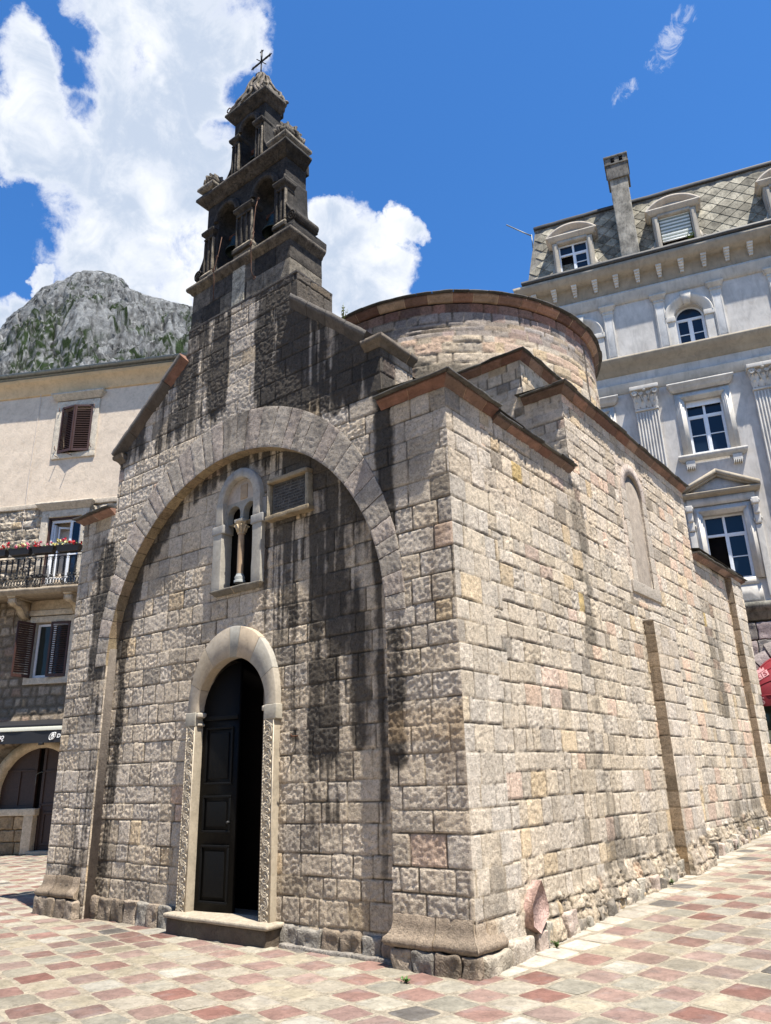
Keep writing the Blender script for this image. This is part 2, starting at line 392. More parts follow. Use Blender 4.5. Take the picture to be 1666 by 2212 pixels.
# moulding swept along a plan path; outward side is to the right of travel
def sweep(mb, path, prof, z, cols, blk=(.28, .5), seed=1, closed=False, jit=.004, gap=.006, mortar=(.5, .38, .25), caps=True, sc=7., off=.004, blocks=True):
    rng = np.random.default_rng(seed); P = [np.array(p, float) for p in path]; n = len(P); segs = n if closed else n-1
    def nrm(a, b):
        d = b-a; d /= np.linalg.norm(d); return np.array([d[1], -d[0]])
    nr = [nrm(P[i], P[(i+1) % n]) for i in range(segs)]
    def miter(i):
        if closed: a, b = nr[(i-1) % segs], nr[i % segs]
        else:
            if i == 0: return nr[0]
            if i == n-1: return nr[-1]
            a, b = nr[i-1], nr[i]
        m = a+b; m /= np.linalg.norm(m); return m/max(.3, m@a)
    prof = np.array(prof, float); k = len(prof)
    for s_ in range(segs):
        a, b = P[s_], P[(s_+1) % n]; ma, mb_ = miter(s_), miter(s_+1); Ls = np.linalg.norm(b-a)
        cuts = [0.]
        if blocks:
            while cuts[-1] < Ls: cuts.append(cuts[-1]+rng.uniform(*blk))
            cuts[-1] = Ls
            if len(cuts) > 2 and cuts[-1]-cuts[-2] < .12: cuts.pop(-2)
        else: cuts.append(Ls)
        for q in range(len(cuts)-1):
            t0, t1 = cuts[q]/Ls, cuts[q+1]/Ls
            col = np.array(cols[rng.integers(len(cols))])*rng.uniform(.85, 1.15); of = rng.uniform(-off, off)
            g = gap/Ls if blocks else 0
            spans = [(t0+(g if q else 0), t1, col, of)]
            if q and blocks: spans.append((t0, t0+g, np.array(mortar), -.004))
            for (ta, tb, cl, oo) in spans:
                m = max(2, int((tb-ta)*Ls/.07)+1); ts = np.linspace(ta, tb, m)
                G = np.zeros((m, k, 3))
                for i_, t in enumerate(ts):
                    base = a+(b-a)*t; mm = ma*(1-t)+mb_*t
                    # keep mitre only near the ends
                    w0 = np.clip(t*Ls/.3, 0, 1); w1 = np.clip((1-t)*Ls/.3, 0, 1)
                    o2 = prof[:, 0]
                    # exact mitre: offset line parallel to segment
                    tang = (b-a)/Ls
                    sh0 = ma@tang; sh1 = mb_@tang
                    tt = t*Ls
                    pos = tt+o2*(sh0*(1-t)+sh1*t)
                    G[i_, :, 0] = a[0]+tang[0]*pos+nr[s_][0]*(o2+oo*(o2 > 0)); G[i_, :, 1] = a[1]+tang[1]*pos+nr[s_][1]*(o2+oo*(o2 > 0)); G[i_, :, 2] = z+prof[:, 1]
                G = jitter(G, jit, sc)
                mb.grid(G, cl*np.ones(3), flip=False)
                if caps and not closed and ((s_ == 0 and q == 0) or (s_ == segs-1 and q == len(cuts)-2)):
                    e = G[0] if (s_ == 0 and q == 0 and ta == t0) else None
                    if e is not None: mb.add(e, np.arange(k)[::-1], cl)
                    if s_ == segs-1 and q == len(cuts)-2: mb.add(G[-1], np.arange(k), cl)
CYMA = [(0, 0), (.015, 0), (.02, .012), (.04, .03), (.075, .055), (.10, .07), (.105, .098), (0, .098)]
SLATE = [(0, .100), (.145, .098), (.152, .102), (.152, .118), (.142, .124), (0, .14)]
REDS = [(.18, .095, .07), (.22, .125, .09), (.14, .078, .06), (.25, .165, .125), (.19, .115, .085), (.16, .105, .08)]
BUFF = [(.34, .22, .15), (.30, .17, .12), (.38, .27, .19)]
SL = [(.075, .07, .065), (.10, .095, .085), (.06, .058, .055)]

def arc(cx, cz, r, a0, a1, n, fr=None):
    return [(cx+r*math.cos(a), cz+r*math.sin(a)) for a in np.linspace(a0, a1, n)]
def arch_wall(mb, x0, x1, z0, z1, ops, y0, y1, col, back=True, n=16):
    """slab x0..x1 z0..z1 between y0 (front) and y1 with arched or square openings (xc, halfwidth, zbottom, zspring, arched)"""
    ops = sorted(ops); xs = x0
    def quad(a, b, c, d): mb.add([a, b, c, d], np.array([[0, 1, 2, 3]]), col)
    def face(pts):
        mb.add([(x, y0, z) for x, z in pts], np.arange(len(pts)), col)
        if back: mb.add([(x, y1, z) for x, z in pts], np.arange(len(pts))[::-1], col)
    for (xc, hw, zb, zsp, ar) in ops:
        a, b = xc-hw, xc+hw
        face([(xs, z0), (a, z0), (a, z1), (xs, z1)])
        if zb > z0: face([(a, z0), (b, z0), (b, zb), (a, zb)]); quad((a, y0, zb), (b, y0, zb), (b, y1, zb), (a, y1, zb))
        quad((a, y0, zb), (a, y1, zb), (a, y1, zsp), (a, y0, zsp)); quad((b, y0, zb), (b, y0, zsp), (b, y1, zsp), (b, y1, zb))
        if ar:
            pts = arc(xc, zsp, hw, math.pi, 0, n)
            for p, q in zip(pts[:-1], pts[1:]):
                face([p, q, (q[0], z1), (p[0], z1)]); quad((p[0], y0, p[1]), (p[0], y1, p[1]), (q[0], y1, q[1]), (q[0], y0, q[1]))
        else:
            face([(a, zsp), (b, zsp), (b, z1), (a, z1)]); quad((a, y0, zsp), (a, y1, zsp), (b, y1, zsp), (b, y0, zsp))
        xs = b
    face([(xs, z0), (x1, z0), (x1, z1), (xs, z1)])
    quad((x0, y0, z0), (x0, y0, z1), (x0, y1, z1), (x0, y1, z0)); quad((x1, y0, z0), (x1, y1, z0), (x1, y1, z1), (x1, y0, z1))
    quad((x0, y0, z1), (x1, y0, z1), (x1, y1, z1), (x0, y1, z1)); quad((x0, y0, z0), (x0, y1, z0), (x1, y1, z0), (x1, y0, z0))
def archivolt(mb, xc, zc, ri, ro, y0, y1, col, a0=0, a1=math.pi, n=28, prof=None, rof=None, jit=0, cols=None, gap=0):
    """ring moulding; prof = list of (fraction ri..ro, y)"""
    prof = prof or [(0, y1), (0, y0), (1, y0), (1, y1)]
    A = np.linspace(a0, a1, n+1); G = np.zeros((n+1, len(prof), 3))
    for i, a in enumerate(A):
        ro_ = ro if rof is None else rof(a)
        for j, (f, y) in enumerate(prof):
            r = ri+(ro_-ri)*f; G[i, j] = (xc+r*math.cos(a), y, zc+r*math.sin(a))
    G = jitter(G, jit)
    c = np.ones((n+1, len(prof), 3))*np.array(col)
    mb.grid(G, c, flip=True)
    for e, fl in ((G[0], 1), (G[-1], 0)): mb.add(e, np.arange(len(prof))[::(1 if fl else -1)], col)

# ------------------------------------------------------------------ ground
def gz(x, y):
    return .05*np.clip(y, 0, 12)*ss(x, -5, -.5)
def build_ground():
    mb = MB(); us = axis([-400, -60, -24, -20], 30) if False else None
    xs = np.unique(np.concatenate([np.linspace(-3000, -30, 12), np.linspace(-30, 14, 89), np.linspace(14, 3000, 12)]))
    ys = np.unique(np.concatenate([np.linspace(-3000, -14, 12), np.linspace(-14, 26, 81), np.linspace(26, 3000, 12)]))
    X, Y = np.meshgrid(xs, ys, indexing='ij'); Z = gz(X, Y)-.003
    mb.grid(np.stack([X, Y, Z], -1), C3(.27, .235, .18))
    o = mb.build('ground', M_mortar); o['kind'] = 'structure'
    # pavers: one sheet of flush worn slabs
    mb = MB(); th = R(-13); ca, sa = math.cos(th), math.sin(th); rng = np.random.default_rng(5)
    pal = {'p': [(.205, .125, .103), (.22, .15, .125), (.175, .09, .072), (.235, .17, .145), (.21, .14, .12), (.20, .12, .10)],
           'c': [(.285, .25, .185), (.26, .235, .185), (.30, .275, .22), (.22, .205, .165), (.28, .25, .20), (.31, .29, .245)]}
    for i in range(-75, 75):
        vo = 0.0
        for j in range(-75, 75):
            w = .36; hgt = .345
            cx, cy = i*w, j*hgt
            x, y = cx*ca-cy*sa, cx*sa+cy*ca
            if not (-22 < x < 8.5 and -5.5 < y < 17): continue
            if -6.9 < x < -.2 and .35 < y < 11.3: continue
            if (x-3.93)*.787+(y+6.23)*.617 > 9 or (x-3.93)*(-.575)+(y+6.23)*.80 < 1.2: continue
            near = math.hypot(x-3.9, y+6.2) < 11
            n = 9 if near else 5
            t = np.linspace(-1, 1, n); t = np.sign(t)*np.abs(t)**.75
            A, B = np.meshgrid(t, t, indexing='ij')
            g = rng.uniform(.010, .022)
            hw, hh = w/2-g, hgt/2-rng.uniform(.010, .022)
            px = A*hw*np.sqrt(1-.13*B**8)+rng.uniform(-.008, .008)+.010*A*B*rng.uniform(-1, 1); py = B*hh*np.sqrt(1-.13*A**8)+rng.uniform(-.008, .008)+.012*A*B*rng.uniform(-1, 1)
            px = px+.010*(vnoise((cx+px)*14, (cy+py)*14, 3)-.5); py = py+.010*(vnoise((cx+px)*14, (cy+py)*14, 8)-.5)
            X = x+px*ca-py*sa; Y = y+px*sa+py*ca
            e = np.maximum(np.abs(A), np.abs(B))
            Z = gz(X, Y)+.004+rng.uniform(-.002, .003)-.010*ss(e, .82, 1.0)+.005*(fbm(X*5, Y*5, 1., 3)-.5)+rng.uniform(-.0025, .0025)*A+rng.uniform(-.0025, .0025)*B
            k = 'p' if (i+j) % 2 == 0 else 'c'
            if rng.random() < .10: k = 'pc'[rng.integers(2)]
            if -.1 < x < .42 and y > .3: k = 'c'
            c = np.array(pal[k][rng.integers(len(pal[k]))])
            if -.1 < x < .45 and y > .3: c = np.array((.37, .335, .28))
            if rng.random() < .05: c = np.array((.11, .10, .09))
            c = c*rng.uniform(.85, 1.1)*(.85+.3*fbm(X*6, Y*6, i*1., 3))[..., None]
            gr = ss(fbm(X*.7, Y*.7, 5., 4), .45, .75)[..., None]; c = c*(1-.25*gr); c = c*(1-.22*ss(e, .75, 1.)[..., None])+C3(.06, .052, .04)*ss(e, .75, 1.)[..., None]*.6
            ins = fbm(X*9, Y*9, j*1., 3)
            c = np.where((ins > .68)[..., None], c*.8+.04, c)
            mb.grid(np.stack([X, Y, Z], -1), c)
    o = mb.build('paving', M_pave); o['kind'] = 'structure'
build_ground()

# ------------------------------------------------------------------ mountain (limestone ridge about a kilometre away)
def build_mountain():
    prof = np.array([(20, 14.), (36, 22), (44, 30.), (50, 33.4), (54.1, 33.98), (54.65, 34.08), (55.96, 34.14), (57.27, 34.23), (58.31, 34.35), (58.83, 34.48), (59.3, 34.62), (59.55, 34.85), (59.79, 35.02),
        (60.58, 35.26), (61.57, 35.24), (62.42, 35.11), (63.23, 34.81), (63.86, 34.21), (64.42, 33.94), (65.06, 33.54), (65.45, 33.08), (66.12, 32.2), (67.09, 31.25), (67.95, 29.84), (72, 27), (80, 24), (95, 20)])
    az = np.linspace(20, 95, 900); el = np.interp(az, prof[:, 0], prof[:, 1])+.14*(fbm(az*3, 0*az, 0, 4, .6)-.5)
    D = 1150.; r = np.linspace(420, 1330, 480)
    A, Rr = np.meshgrid(az, r, indexing='ij'); E = np.tan(np.radians(el))[:, None]*D
    t = np.clip((Rr-420)/(D-420), 0, None)
    Z = np.where(t <= 1, E*(t**.82), E*(1-(t-1)*1.4))
    a = np.radians(A); X = -np.sin(a)*Rr; Y = np.cos(a)*Rr
    rg = lambda s_, o_: 1-np.abs(2*fbm(X*s_, Y*s_, Z*s_*.8+o_, 6, .6)-1)
    # tangential coordinate stretches gullies down the slope
    tg = a*1000; rgd = lambda s_, o_, q=.35: 1-np.abs(2*fbm(tg*s_, Rr*s_*q, Z*s_*q+o_, 6, .62)-1)
    w = np.clip(1-np.abs(t-1)*16, 0, 1)
    dz = 90*(rg(.006, 2)-.75)+60*(rgd(.016, 7)-.7)+34*(rgd(.045, 3)-.7)+15*(rg(.11, 5)-.7)+7*(rg(.25, 1)-.7)
    dz = dz+14*(fbm(X*.004, Y*.004, Z*.06, 4, .6)-.5)      # ledges of the bedding
    Z2 = Z+dz*(1-.88*w)*np.clip(t*4, 0, 1)
    cap = Rr*np.tan(np.radians(el))[:, None]
    Z2 = np.where(t < 1.0, np.minimum(Z2, cap), Z2)
    ox = 18*(fbm(X*.03, Y*.03, Z*.03, 5, .65)-.5)+6*(fbm(X*.15, Y*.15, Z*.15, 3, .65)-.5)
    P = np.stack([X+3.9+ox, Y-6.2+ox, Z2+1.6], -1)
    gu = rgd(.045, 3); fine = fbm(X*.2, Y*.2, Z*.2, 3, .75)
    k_ = .50+.9*(gu-.55)+3.0*(fine-.5)+1.2*(rg(.11, 5)-.7)+.5*(fbm(X*.01, Y*.01, Z*.03, 4)-.5)
    gm = ss(fbm(X*.013+3, Y*.013, Z*.016, 5, .62)-.14*ss(Z2/E, .5, 1.)+.05*ss(gu, .7, .95)*0, .505, .55)*ss(fbm(X*.3, Y*.3, Z*.3, 3, .7), .42, .54)
    c = np.clip(k_, .10, 1.5)[..., None]*C3(.28, .285, .285); c = c*(1-gm[..., None])+C3(.035, .055, .022)*(.5+vnoise(X*.3, Y*.3, Z*.3))[..., None]*gm[..., None]
    mb = MB(); mb.grid(P, c); o = mb.build('mountain', M_mount); o['kind'] = 'structure'
build_mountain()

# ================================================================== CHURCH
church = thing('stone_church', 'small weathered limestone church with round drum and blackened bell gable, filling the square', 'church')
HF = 5.64
AC, AZ, AR = -3.463, 3.27, 2.57         # great blind arch: centre x, springing height, inner radius
rofA = lambda a: AR+.27+.32*math.sin(a)**2
zrng = np.random.default_rng(11)
ZS_front = courses(-.3, 9, zrng, .20, .30)
RES = .0145
def stain(c, d, dark=(.028, .026, .024)):
    d = np.clip(d, 0, 1)[..., None]; return c*(1-d)+(np.array(dark)*(.7+.6*c/.35))*d
def st_c(x): return ss(x, .34, .66)
def streaks(u, v, seed, fu=4.5, fv=.55):
    return fbm(u*fu+seed, v*fv, seed*1.3, 4, .62)
def tex_front(U, V):
    h, c, i = masonry(U, V, 21, zs=ZS_front, cw=(.22, .50), base=LIME*C3(1.02, 1.0, .98), rough=.008, relief=.008)
    st = streaks(U, V, 3.); sp = fbm(U*9, V*9, 4, 4, .65)
    reg = 1.5*soft(U, V, -3.0, -.7, 5.9, 9.5, .22)+.95*soft(U, V, -6.9, -3.75, 6.35, 9.5, .25)*.8+.75*soft(U, V, -4.0, -2.8, 6.6, 9.5, .15)
    reg = reg+1.1*soft(U, V, -.98, -.72, 4.1, 6, .1)+.8*soft(U, V, -6.5, -6.03, -.2, 5.2, .22)+.30*soft(U, V, -7.2, -6.3, 4.0, 6.6, .2)
    reg = reg+.8*soft(U, V, -.93, -.66, 1.7, 3.3, .1)+.25*soft(U, V, -7.1, -.2, -.2, .45, .15)
    st = .55*st_c(st)+.45*st_c(streaks(U, V, 5., 11, .35))
    reg = reg-1.0*soft(U, V, -3.62, -3.12, 5.9, 9.5, .07)-.5*soft(U, V, -1.75, -1.55, 6.5, 7.3, .05)-.4*soft(U, V, -5.55, -5.35, 6.4, 9, .05)
    D = ss(reg*(.30+1.10*st)*(.75+.5*rnd(i, 11))+.50*(sp-.5), .26, .78)
    c = stain(c, .94*D)
    br = soft(U, V, -.35, .1, .3, 4.2, .18)*ss(fbm(U*4, V*1.1, 5, 4), .38, .62)
    c = c*(1-.45*br[..., None])+C3(.16, .10, .055)*.45*br[..., None]
    c = c*(.72+.56*fbm(U*1.2, V*.8, 7, 3))[..., None]
    rim = soft(U, V, -.9, .1, 1.95, 2.25, .03)[..., None]; c = c*(1-.35*rim)+C3(.45, .31, .17)*.35*rim
    # rougher, brown base
    b = ss(.75-V, 0, .5)[..., None]; c = c*(1-.35*b)+C3(.20, .155, .10)*.35*b
    h = h*(1-.55*ss(V, 8.2, 8.3))
    return h, c
def gable_mask(U, V):
    inA = (np.hypot(U-AC, V-AZ) < AR+.25+.32*(np.clip(V-AZ, 0, 9)/np.maximum(np.hypot(U-AC, V-AZ), .1))**2) & (V > AZ) | ((np.abs(U-AC) < AR) & (V <= AZ))
    top = np.where((U < -6.17) | (U > -.877), HF+.02, 6.52)
    rk = np.minimum((U+6.20)*.77+6.55, ( -U-1.02)*.915+6.55); top = np.where((U > -6.17) & (U < -.877), np.maximum(6.5, np.minimum(rk, 7.75)), top)
    top = np.where((U > -4.62) & (U < -2.28), 8.27, top)
    return (~inA) & (V < top)
mb = MB()
us = axis([-7.04, -6.17, AC-AR, -4.62, -2.28, AC+AR, -.877, 0], RES); vs = axis([-.08, AZ, HF+.02, 6.52, 8.27], RES)
sheet(mb, (0, 0, 0), (1, 0, 0), (0, 0, 1), (0, -1, 0), us, vs, tex_front, gable_mask)
# returns of the opening (pier sides)
def tex_ret(U, V):
    h, c, i = masonry(U, V, 22, zs=ZS_front, cw=(.4, .8), base=LIME*C3(.98, .95, .92), rough=.005)
    return h*.6, c*(.8+.4*fbm(U*3, V*2, 3, 3))[..., None]
sheet(mb, (AC-AR, 0, 0), (0, 1, 0), (0, 0, 1), (1, 0, 0), axis([0, .17], RES), axis([-.08, AZ], RES), tex_ret, fade=.01)
sheet(mb, (AC+AR, 0, 0), (0, 1, 0), (0, 0, 1), (-1, 0, 0), axis([0, .17], RES), axis([-.08, AZ], RES), tex_ret, fade=.01)
mb.build('facade_wall', M_pecked, church)

# recessed wall under the great arch
DX, DH, DZ = -3.38, .62, 2.47            # doorway centre, half width, springing
WX, WH = -3.40, .40                      # twin-light window centre
def tex_rec(U, V):
    h, c, i = masonry(U, V, 31, zs=ZS_front+.05, cw=(.20, .46), base=LIME*C3(1.03, 1.0, .96), rough=.008, relief=.008)
    st = streaks(U, V, 8., 4.2, .5); sp = fbm(U*8, V*8, 14, 4, .65)
    reg = 1.25*soft(U, V, -2.9, -1.5, 3.4, 6, .3)+.95*soft(U, V, -2.6, -1.3, 1.9, 3.6, .3)+.55*soft(U, V, -2.3, -1.5, 1.0, 2.2, .3)
    reg = reg+1.0*soft(U, V, -1.12, -.8, -.2, 4.8, .1)+.9*soft(U, V, -6.2, -5.75, -.2, 4.5, .12)
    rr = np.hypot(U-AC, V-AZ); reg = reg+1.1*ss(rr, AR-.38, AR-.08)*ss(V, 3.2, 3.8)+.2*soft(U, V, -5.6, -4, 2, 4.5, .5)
    reg = reg*(1-.8*soft(U, V, -3.0, -2.75, 4.9, 5.4, .1)); st = .45*st_c(st)+.55*st_c(streaks(U, V, 9., 10, .35))
    D = ss(reg*(.14+1.25*st)*(.7+.6*rnd(i, 11))+.55*(sp-.5), .26, .74)
    c = stain(c, .9*D)
    c = c*(.78+.44*fbm(U*1.4, V*.9, 17, 3))[..., None]
    b = ss(.8-V, 0, .5)[..., None]; c = c*(1-.30*b)+C3(.21, .165, .11)*.30*b
    y = (rnd(i, 9) < .002)[..., None]; c = np.where(y, C3(.40, .26, .10)*(.6+.8*sp)[..., None], c)
    return h, c
def rec_mask(U, V):
    k = (np.hypot(U-AC, V-AZ) < AR+.10) | ((V < AZ) & (np.abs(U-AC) < AR+.05))
    rd = np.hypot(U-DX, V-DZ); door = ((np.abs(U-DX) < DH+.10) & (V < DZ)) | (rd < DH+.10)
    win = (np.abs(U-WX) < .33) & (V > 4.02) & (V < 5.2) | (np.hypot(U-WX, V-5.2) < .33)
    return k & ~door & ~win
mb = MB(); us = axis([AC-AR-.05, DX-.74, DX+.74, AC+AR+.05], RES); vs = axis([-.08, 5.95], RES)
sheet(mb, (0, .15, 0), (1, 0, 0), (0, 0, 1), (0, -1, 0), us, vs, tex_rec, rec_mask)
mb.build('recessed_wall', M_pecked, church)

# great arch ring, voussoir by voussoir
mb = MB(); rng = np.random.default_rng(3); a = 0.; k = 0
while a < math.pi-.001:
    w = rng.uniform(.060, .105); a1 = min(math.pi, a+w)
    if math.pi-a1 < .04: a1 = math.pi
    na = max(3, int((a1-a)*2.8/.025)+1); A = np.linspace(a+.0013, a1-.0013, na)
    col = np.array([(.44, .385, .32), (.46, .39, .33), (.41, .36, .30)][k % 3])*rng.uniform(.85, 1.12)
    nr_ = 26; py = rng.uniform(-.006, .006)
    T = np.linspace(0, 1, nr_)
    Ag, Tg = np.meshgrid(A, T, indexing='ij'); ro = AR+.27+.32*np.sin(Ag)**2; Rg = AR+(ro-AR)*Tg
    X = AC+Rg*np.cos(Ag); Z = AZ+Rg*np.sin(Ag)
    e = np.minimum(np.minimum(Ag-A[0], A[-1]-Ag)*2.8, np.minimum(Rg-AR, ro-Rg)); Y = -.014+py*.6-.004*ss(e, 0, .012)-.008*(fbm(X*12, Z*12, k, 3)-.5)-.008*(vnoise(X*40, Z*40, k)-.5)
    dk = ss(streaks(X, Z, 6., 4, .6)+.2*ss(Z, 5.2, 6.2)*ss(-np.abs(X+2.4), -1.6, -.4), .52, .95)*.8
    c = stain(col*(.85+.3*fbm(X*6, Z*6, k, 3))[..., None], dk)
    mb.grid(np.stack([X, Y, Z], -1), c, flip=True)
    # soffit and extrados edges of the voussoir
    Sg = np.stack([np.repeat(X[:, :1], 6, 1), np.linspace(0, .17, 6)[None]*np.ones((na, 1))+Y[:, :1]*(1-np.linspace(0, 1, 6)[None]), np.repeat(Z[:, :1], 6, 1)], -1)
    mb.grid(jitter(Sg, .003), stain(np.broadcast_to(col*C3(.9, .8, .6), Sg.shape), .35*vnoise(Sg[..., 0]*6, Sg[..., 2]*6)))
    Eg = np.stack([X[:, -1:]+np.zeros((1, 2)), np.stack([Y[:, -1], Y[:, -1]*0+.02], 1), Z[:, -1:]+np.zeros((1, 2))], -1)
    mb.grid(Eg, col*.6, flip=True)
    for q in (0, -1):
        Jg = np.stack([np.stack([X[q], X[q]], 1), np.stack([Y[q], Y[q]*0+.03], 1), np.stack([Z[q], Z[q]], 1)], -1); mb.grid(Jg, C3(.14, .11, .08), flip=(q == 0))
    a = a1; k += 1
mb.build('arch', M_pecked, church, label='great round blind arch of pinkish voussoirs')

# solid core behind the facing
mb = MB(); DK = (.20, .17, .14)
def holes_core(mb):
    # facade core in pieces, leaving the doorway and window voids
    mb.prism([(-7.02, 0), (-6.02, 0), (-6.02, 5.62), (-7.02, 5.62)], .025, 3.1, DK)
    mb.prism([(-.90, 0), (-.022, 0), (-.022, 5.60), (-.90, 5.60)], .025, 1.0, DK)
    mb.prism([(-6.15, 5.80), (-.90, 5.80), (-.90, 6.50), (-1.05, 6.50), (-2.30, 7.68), (-2.30, 8.24), (-4.60, 8.24), (-4.60, 7.70), (-6.02, 6.60), (-6.15, 6.50)], .20, .66, DK)
    for sgn in (-1, 1):
        pts = arc(AC, AZ, AR+.06, math.pi/2, math.pi/2-sgn*math.pi/2, 18)
        poly = pts+[(AC+sgn*(AR+.11), 5.82), (AC, 5.86)]
        if sgn < 0: poly = poly[::-1]
    mb.box(AC-AR-.02, -3.86, .19, .66, -.1, 5.9, DK); mb.box(-2.92, AC+AR+.02, .19, .66, -.1, 5.9, DK)
    mb.box(-4.05, -3.86, .181, .66, 3.16, 5.9, DK); mb.box(-3.86, -2.92, .185, .66, 5.62, 5.88, DK); mb.box(-3.86, -2.92, .185, .66, 3.2, 3.98, DK)
holes_core(mb)
mb.build('wall_core', M_dress, church)
mb = MB()
mb.box(-6.0, -.9, .68, 1.1, -.1, 6.2); mb.build('dark_nave', M_void, church)
# side of the upper gable wall and of the step block
def tex_gs(U, V):
    h, c, i = masonry(U+V*0, V, 41, zs=ZS_front, cw=(.18, .4), base=LIME*C3(.85, .82, .80))
    D = ss(.55*soft(U, V, -1, .22, 5, 9, .15)+.5*streaks(U, V, 12.)+.35+.25*ss(V, 6.9, 7.4), .5, .9)
    return h, stain(c, D*.85)
mb = MB()
sheet(mb, (-.877, 0, 0), (0, 1, 0), (0, 0, 1), (1, 0, 0), axis([0, .66], RES), axis([5.55, 6.52], RES), tex_gs)
mb.build('gable_side', M_pecked, church); mb = MB()
sheet(mb, (-2.28, 0, 0), (0, 1, 0), (0, 0, 1), (1, 0, 0), axis([0, .72], RES), axis([7.2, 8.27], RES), tex_gs)
mb.rbox(-4.62, -2.275, -.01, .73, 8.24, 8.29, (.07, .062, .055), r=.01)
mb.rbox(-4.63, -2.46, .05, .70, 7.7, 8.27, (.07, .062, .055), r=.01)
mb.build('gable_side', M_pecked, church)
# raking coping of the gable
def rake(mb, pts, seed):
    rng = np.random.default_rng(seed)
    prof = [(.60, -.16), (.02, -.16), (-.02, -.13), (-.05, -.09), (-.09, -.05), (-.11, -.03), (-.115, .03), (.66, .04)]
    for a, b in zip(pts[:-1], pts[1:]):
        a = np.array(a); b = np.array(b); Ls = np.linalg.norm(b-a); t = (b-a)/Ls; n = np.array([-t[1], t[0]])
        if n[1] < 0: n = -n
        nb = max(1, int(Ls/.42)); cs = np.linspace(0, Ls, nb+1)
        for q in range(nb):
            col = np.array([(.10, .08, .065), (.12, .095, .075), (.075, .065, .055), (.22, .12, .085), (.10, .085, .07)][rng.integers(5)])*rng.uniform(.8, 1.1)
            ts = np.linspace(cs[q]+.004, cs[q+1]-.004, 7); G = np.zeros((7, len(prof), 3)); o = rng.uniform(-.008, .008)
            for i, s_ in enumerate(ts):
                for j, (y, u) in enumerate(prof):
                    p = a+t*s_+n*(u+o); G[i, j] = (p[0], y, p[1])
            G = jitter(G, .006)
            cg = np.ones(G.shape)*col; cg[:, 5:] = C3(.11, .10, .09)
            fl = (b[0] < a[0])
            mb.grid(G, cg, flip=fl); mb.add(G[0], np.arange(8)[::-1], col); mb.add(G[-1], np.arange(8), col)
mb = MB()
rake(mb, [(-2.31, 7.84), (-1.00, 6.69)], 1)
CAPP = [(0, 0), (.015, 0), (.025, .02), (.05, .045), (.08, .06), (.095, .08), (.10, .125), (-.5, .15)]
sweep(mb, [(-1.10, 0), (-.877, 0), (-.877, .66)], CAPP, 6.49, [(.12, .10, .08), (.10, .085, .07)], seed=3, blk=(.5, .7), jit=.006)
mb.build('raking_coping', M_dress, church); mb = MB(); rake(mb, [(-6.28, 6.63), (-4.66, 7.84)], 2)
sweep(mb, [(-6.17, .66), (-6.17, 0), (-6.02, 0)], CAPP, 6.47, [(.13, .11, .09)], seed=4, blk=(.5, .7), jit=.006)
mb.build('raking_coping', M_dress, church)

# moulded plinth of the front piers
mb = MB()
rng = np.random.default_rng(8)
PL = [(.0, .44), (.010, .43), (.014, .36), (.024, .31), (.05, .27), (.08, .245), (.088, .21), (.072, .18), (.02, .165)]
sweep(mb, [(-.877, .1), (-.877, 0.), (-.03, 0.), (-.03, .45)], [(a, b) for a, b in PL][::-1], .0, [(.27, .215, .16), (.33, .28, .22), (.24, .18, .13)], seed=9, blk=(.35, .5), jit=.010, sc=6)
mb.build('pier_moulding', M_pecked, church); mb = MB()
sweep(mb, [(-7.04, .5), (-7.04, 0.), (-6.15, 0.)], [(a, b) for a, b in PL][::-1], .05, [(.22, .17, .12), (.28, .22, .16)], seed=10, blk=(.3, .45), jit=.012, sc=6)
mb.build('pier_moulding', M_pecked, church); mb = MB()
def rough_row(mb, x0, x1, y0, y1, z0, z1, w=(.2, .34), cols=((.20, .16, .12), (.27, .22, .17), (.24, .22, .19))):
    x = x0
    while x < x1-.05:
        xe = min(x1, x+rng.uniform(*w)); 
        if x1-xe < .1: xe = x1
        mb.rbox(x+.004, xe-.004, y0+rng.uniform(-.025, .01), y1, z0, z1+rng.uniform(-.01, .01), np.array(cols[rng.integers(len(cols))])*rng.uniform(.8, 1.15), r=.03, res=.03, jit=.018, sc=11)
        x = xe
rough_row(mb, -.89, .06, -.085, .2, -.12, .17)
mb.build('plinth', M_rubble, church); mb = MB()
rough_row(mb, -7.10, -6.1, -.10, .3, -.12, .22)
rough_row(mb, -6.12, -4.28, .09, .3, -.12, .26); mb.build('plinth', M_rubble, church); mb = MB(); rough_row(mb, -2.50, -.9, .10, .3, -.15, .20, (.22, .4))
# low kerb of cement along the foot of the front
x = -2.45
while x < -.95:
    mb.rbox(x, x+.33, .03, .2, -.1, .035, np.array((.22, .20, .175))*rng.uniform(.8, 1.2), r=.02, jit=.012, sc=8); x += .33
mb.build('plinth', M_rubble, church)

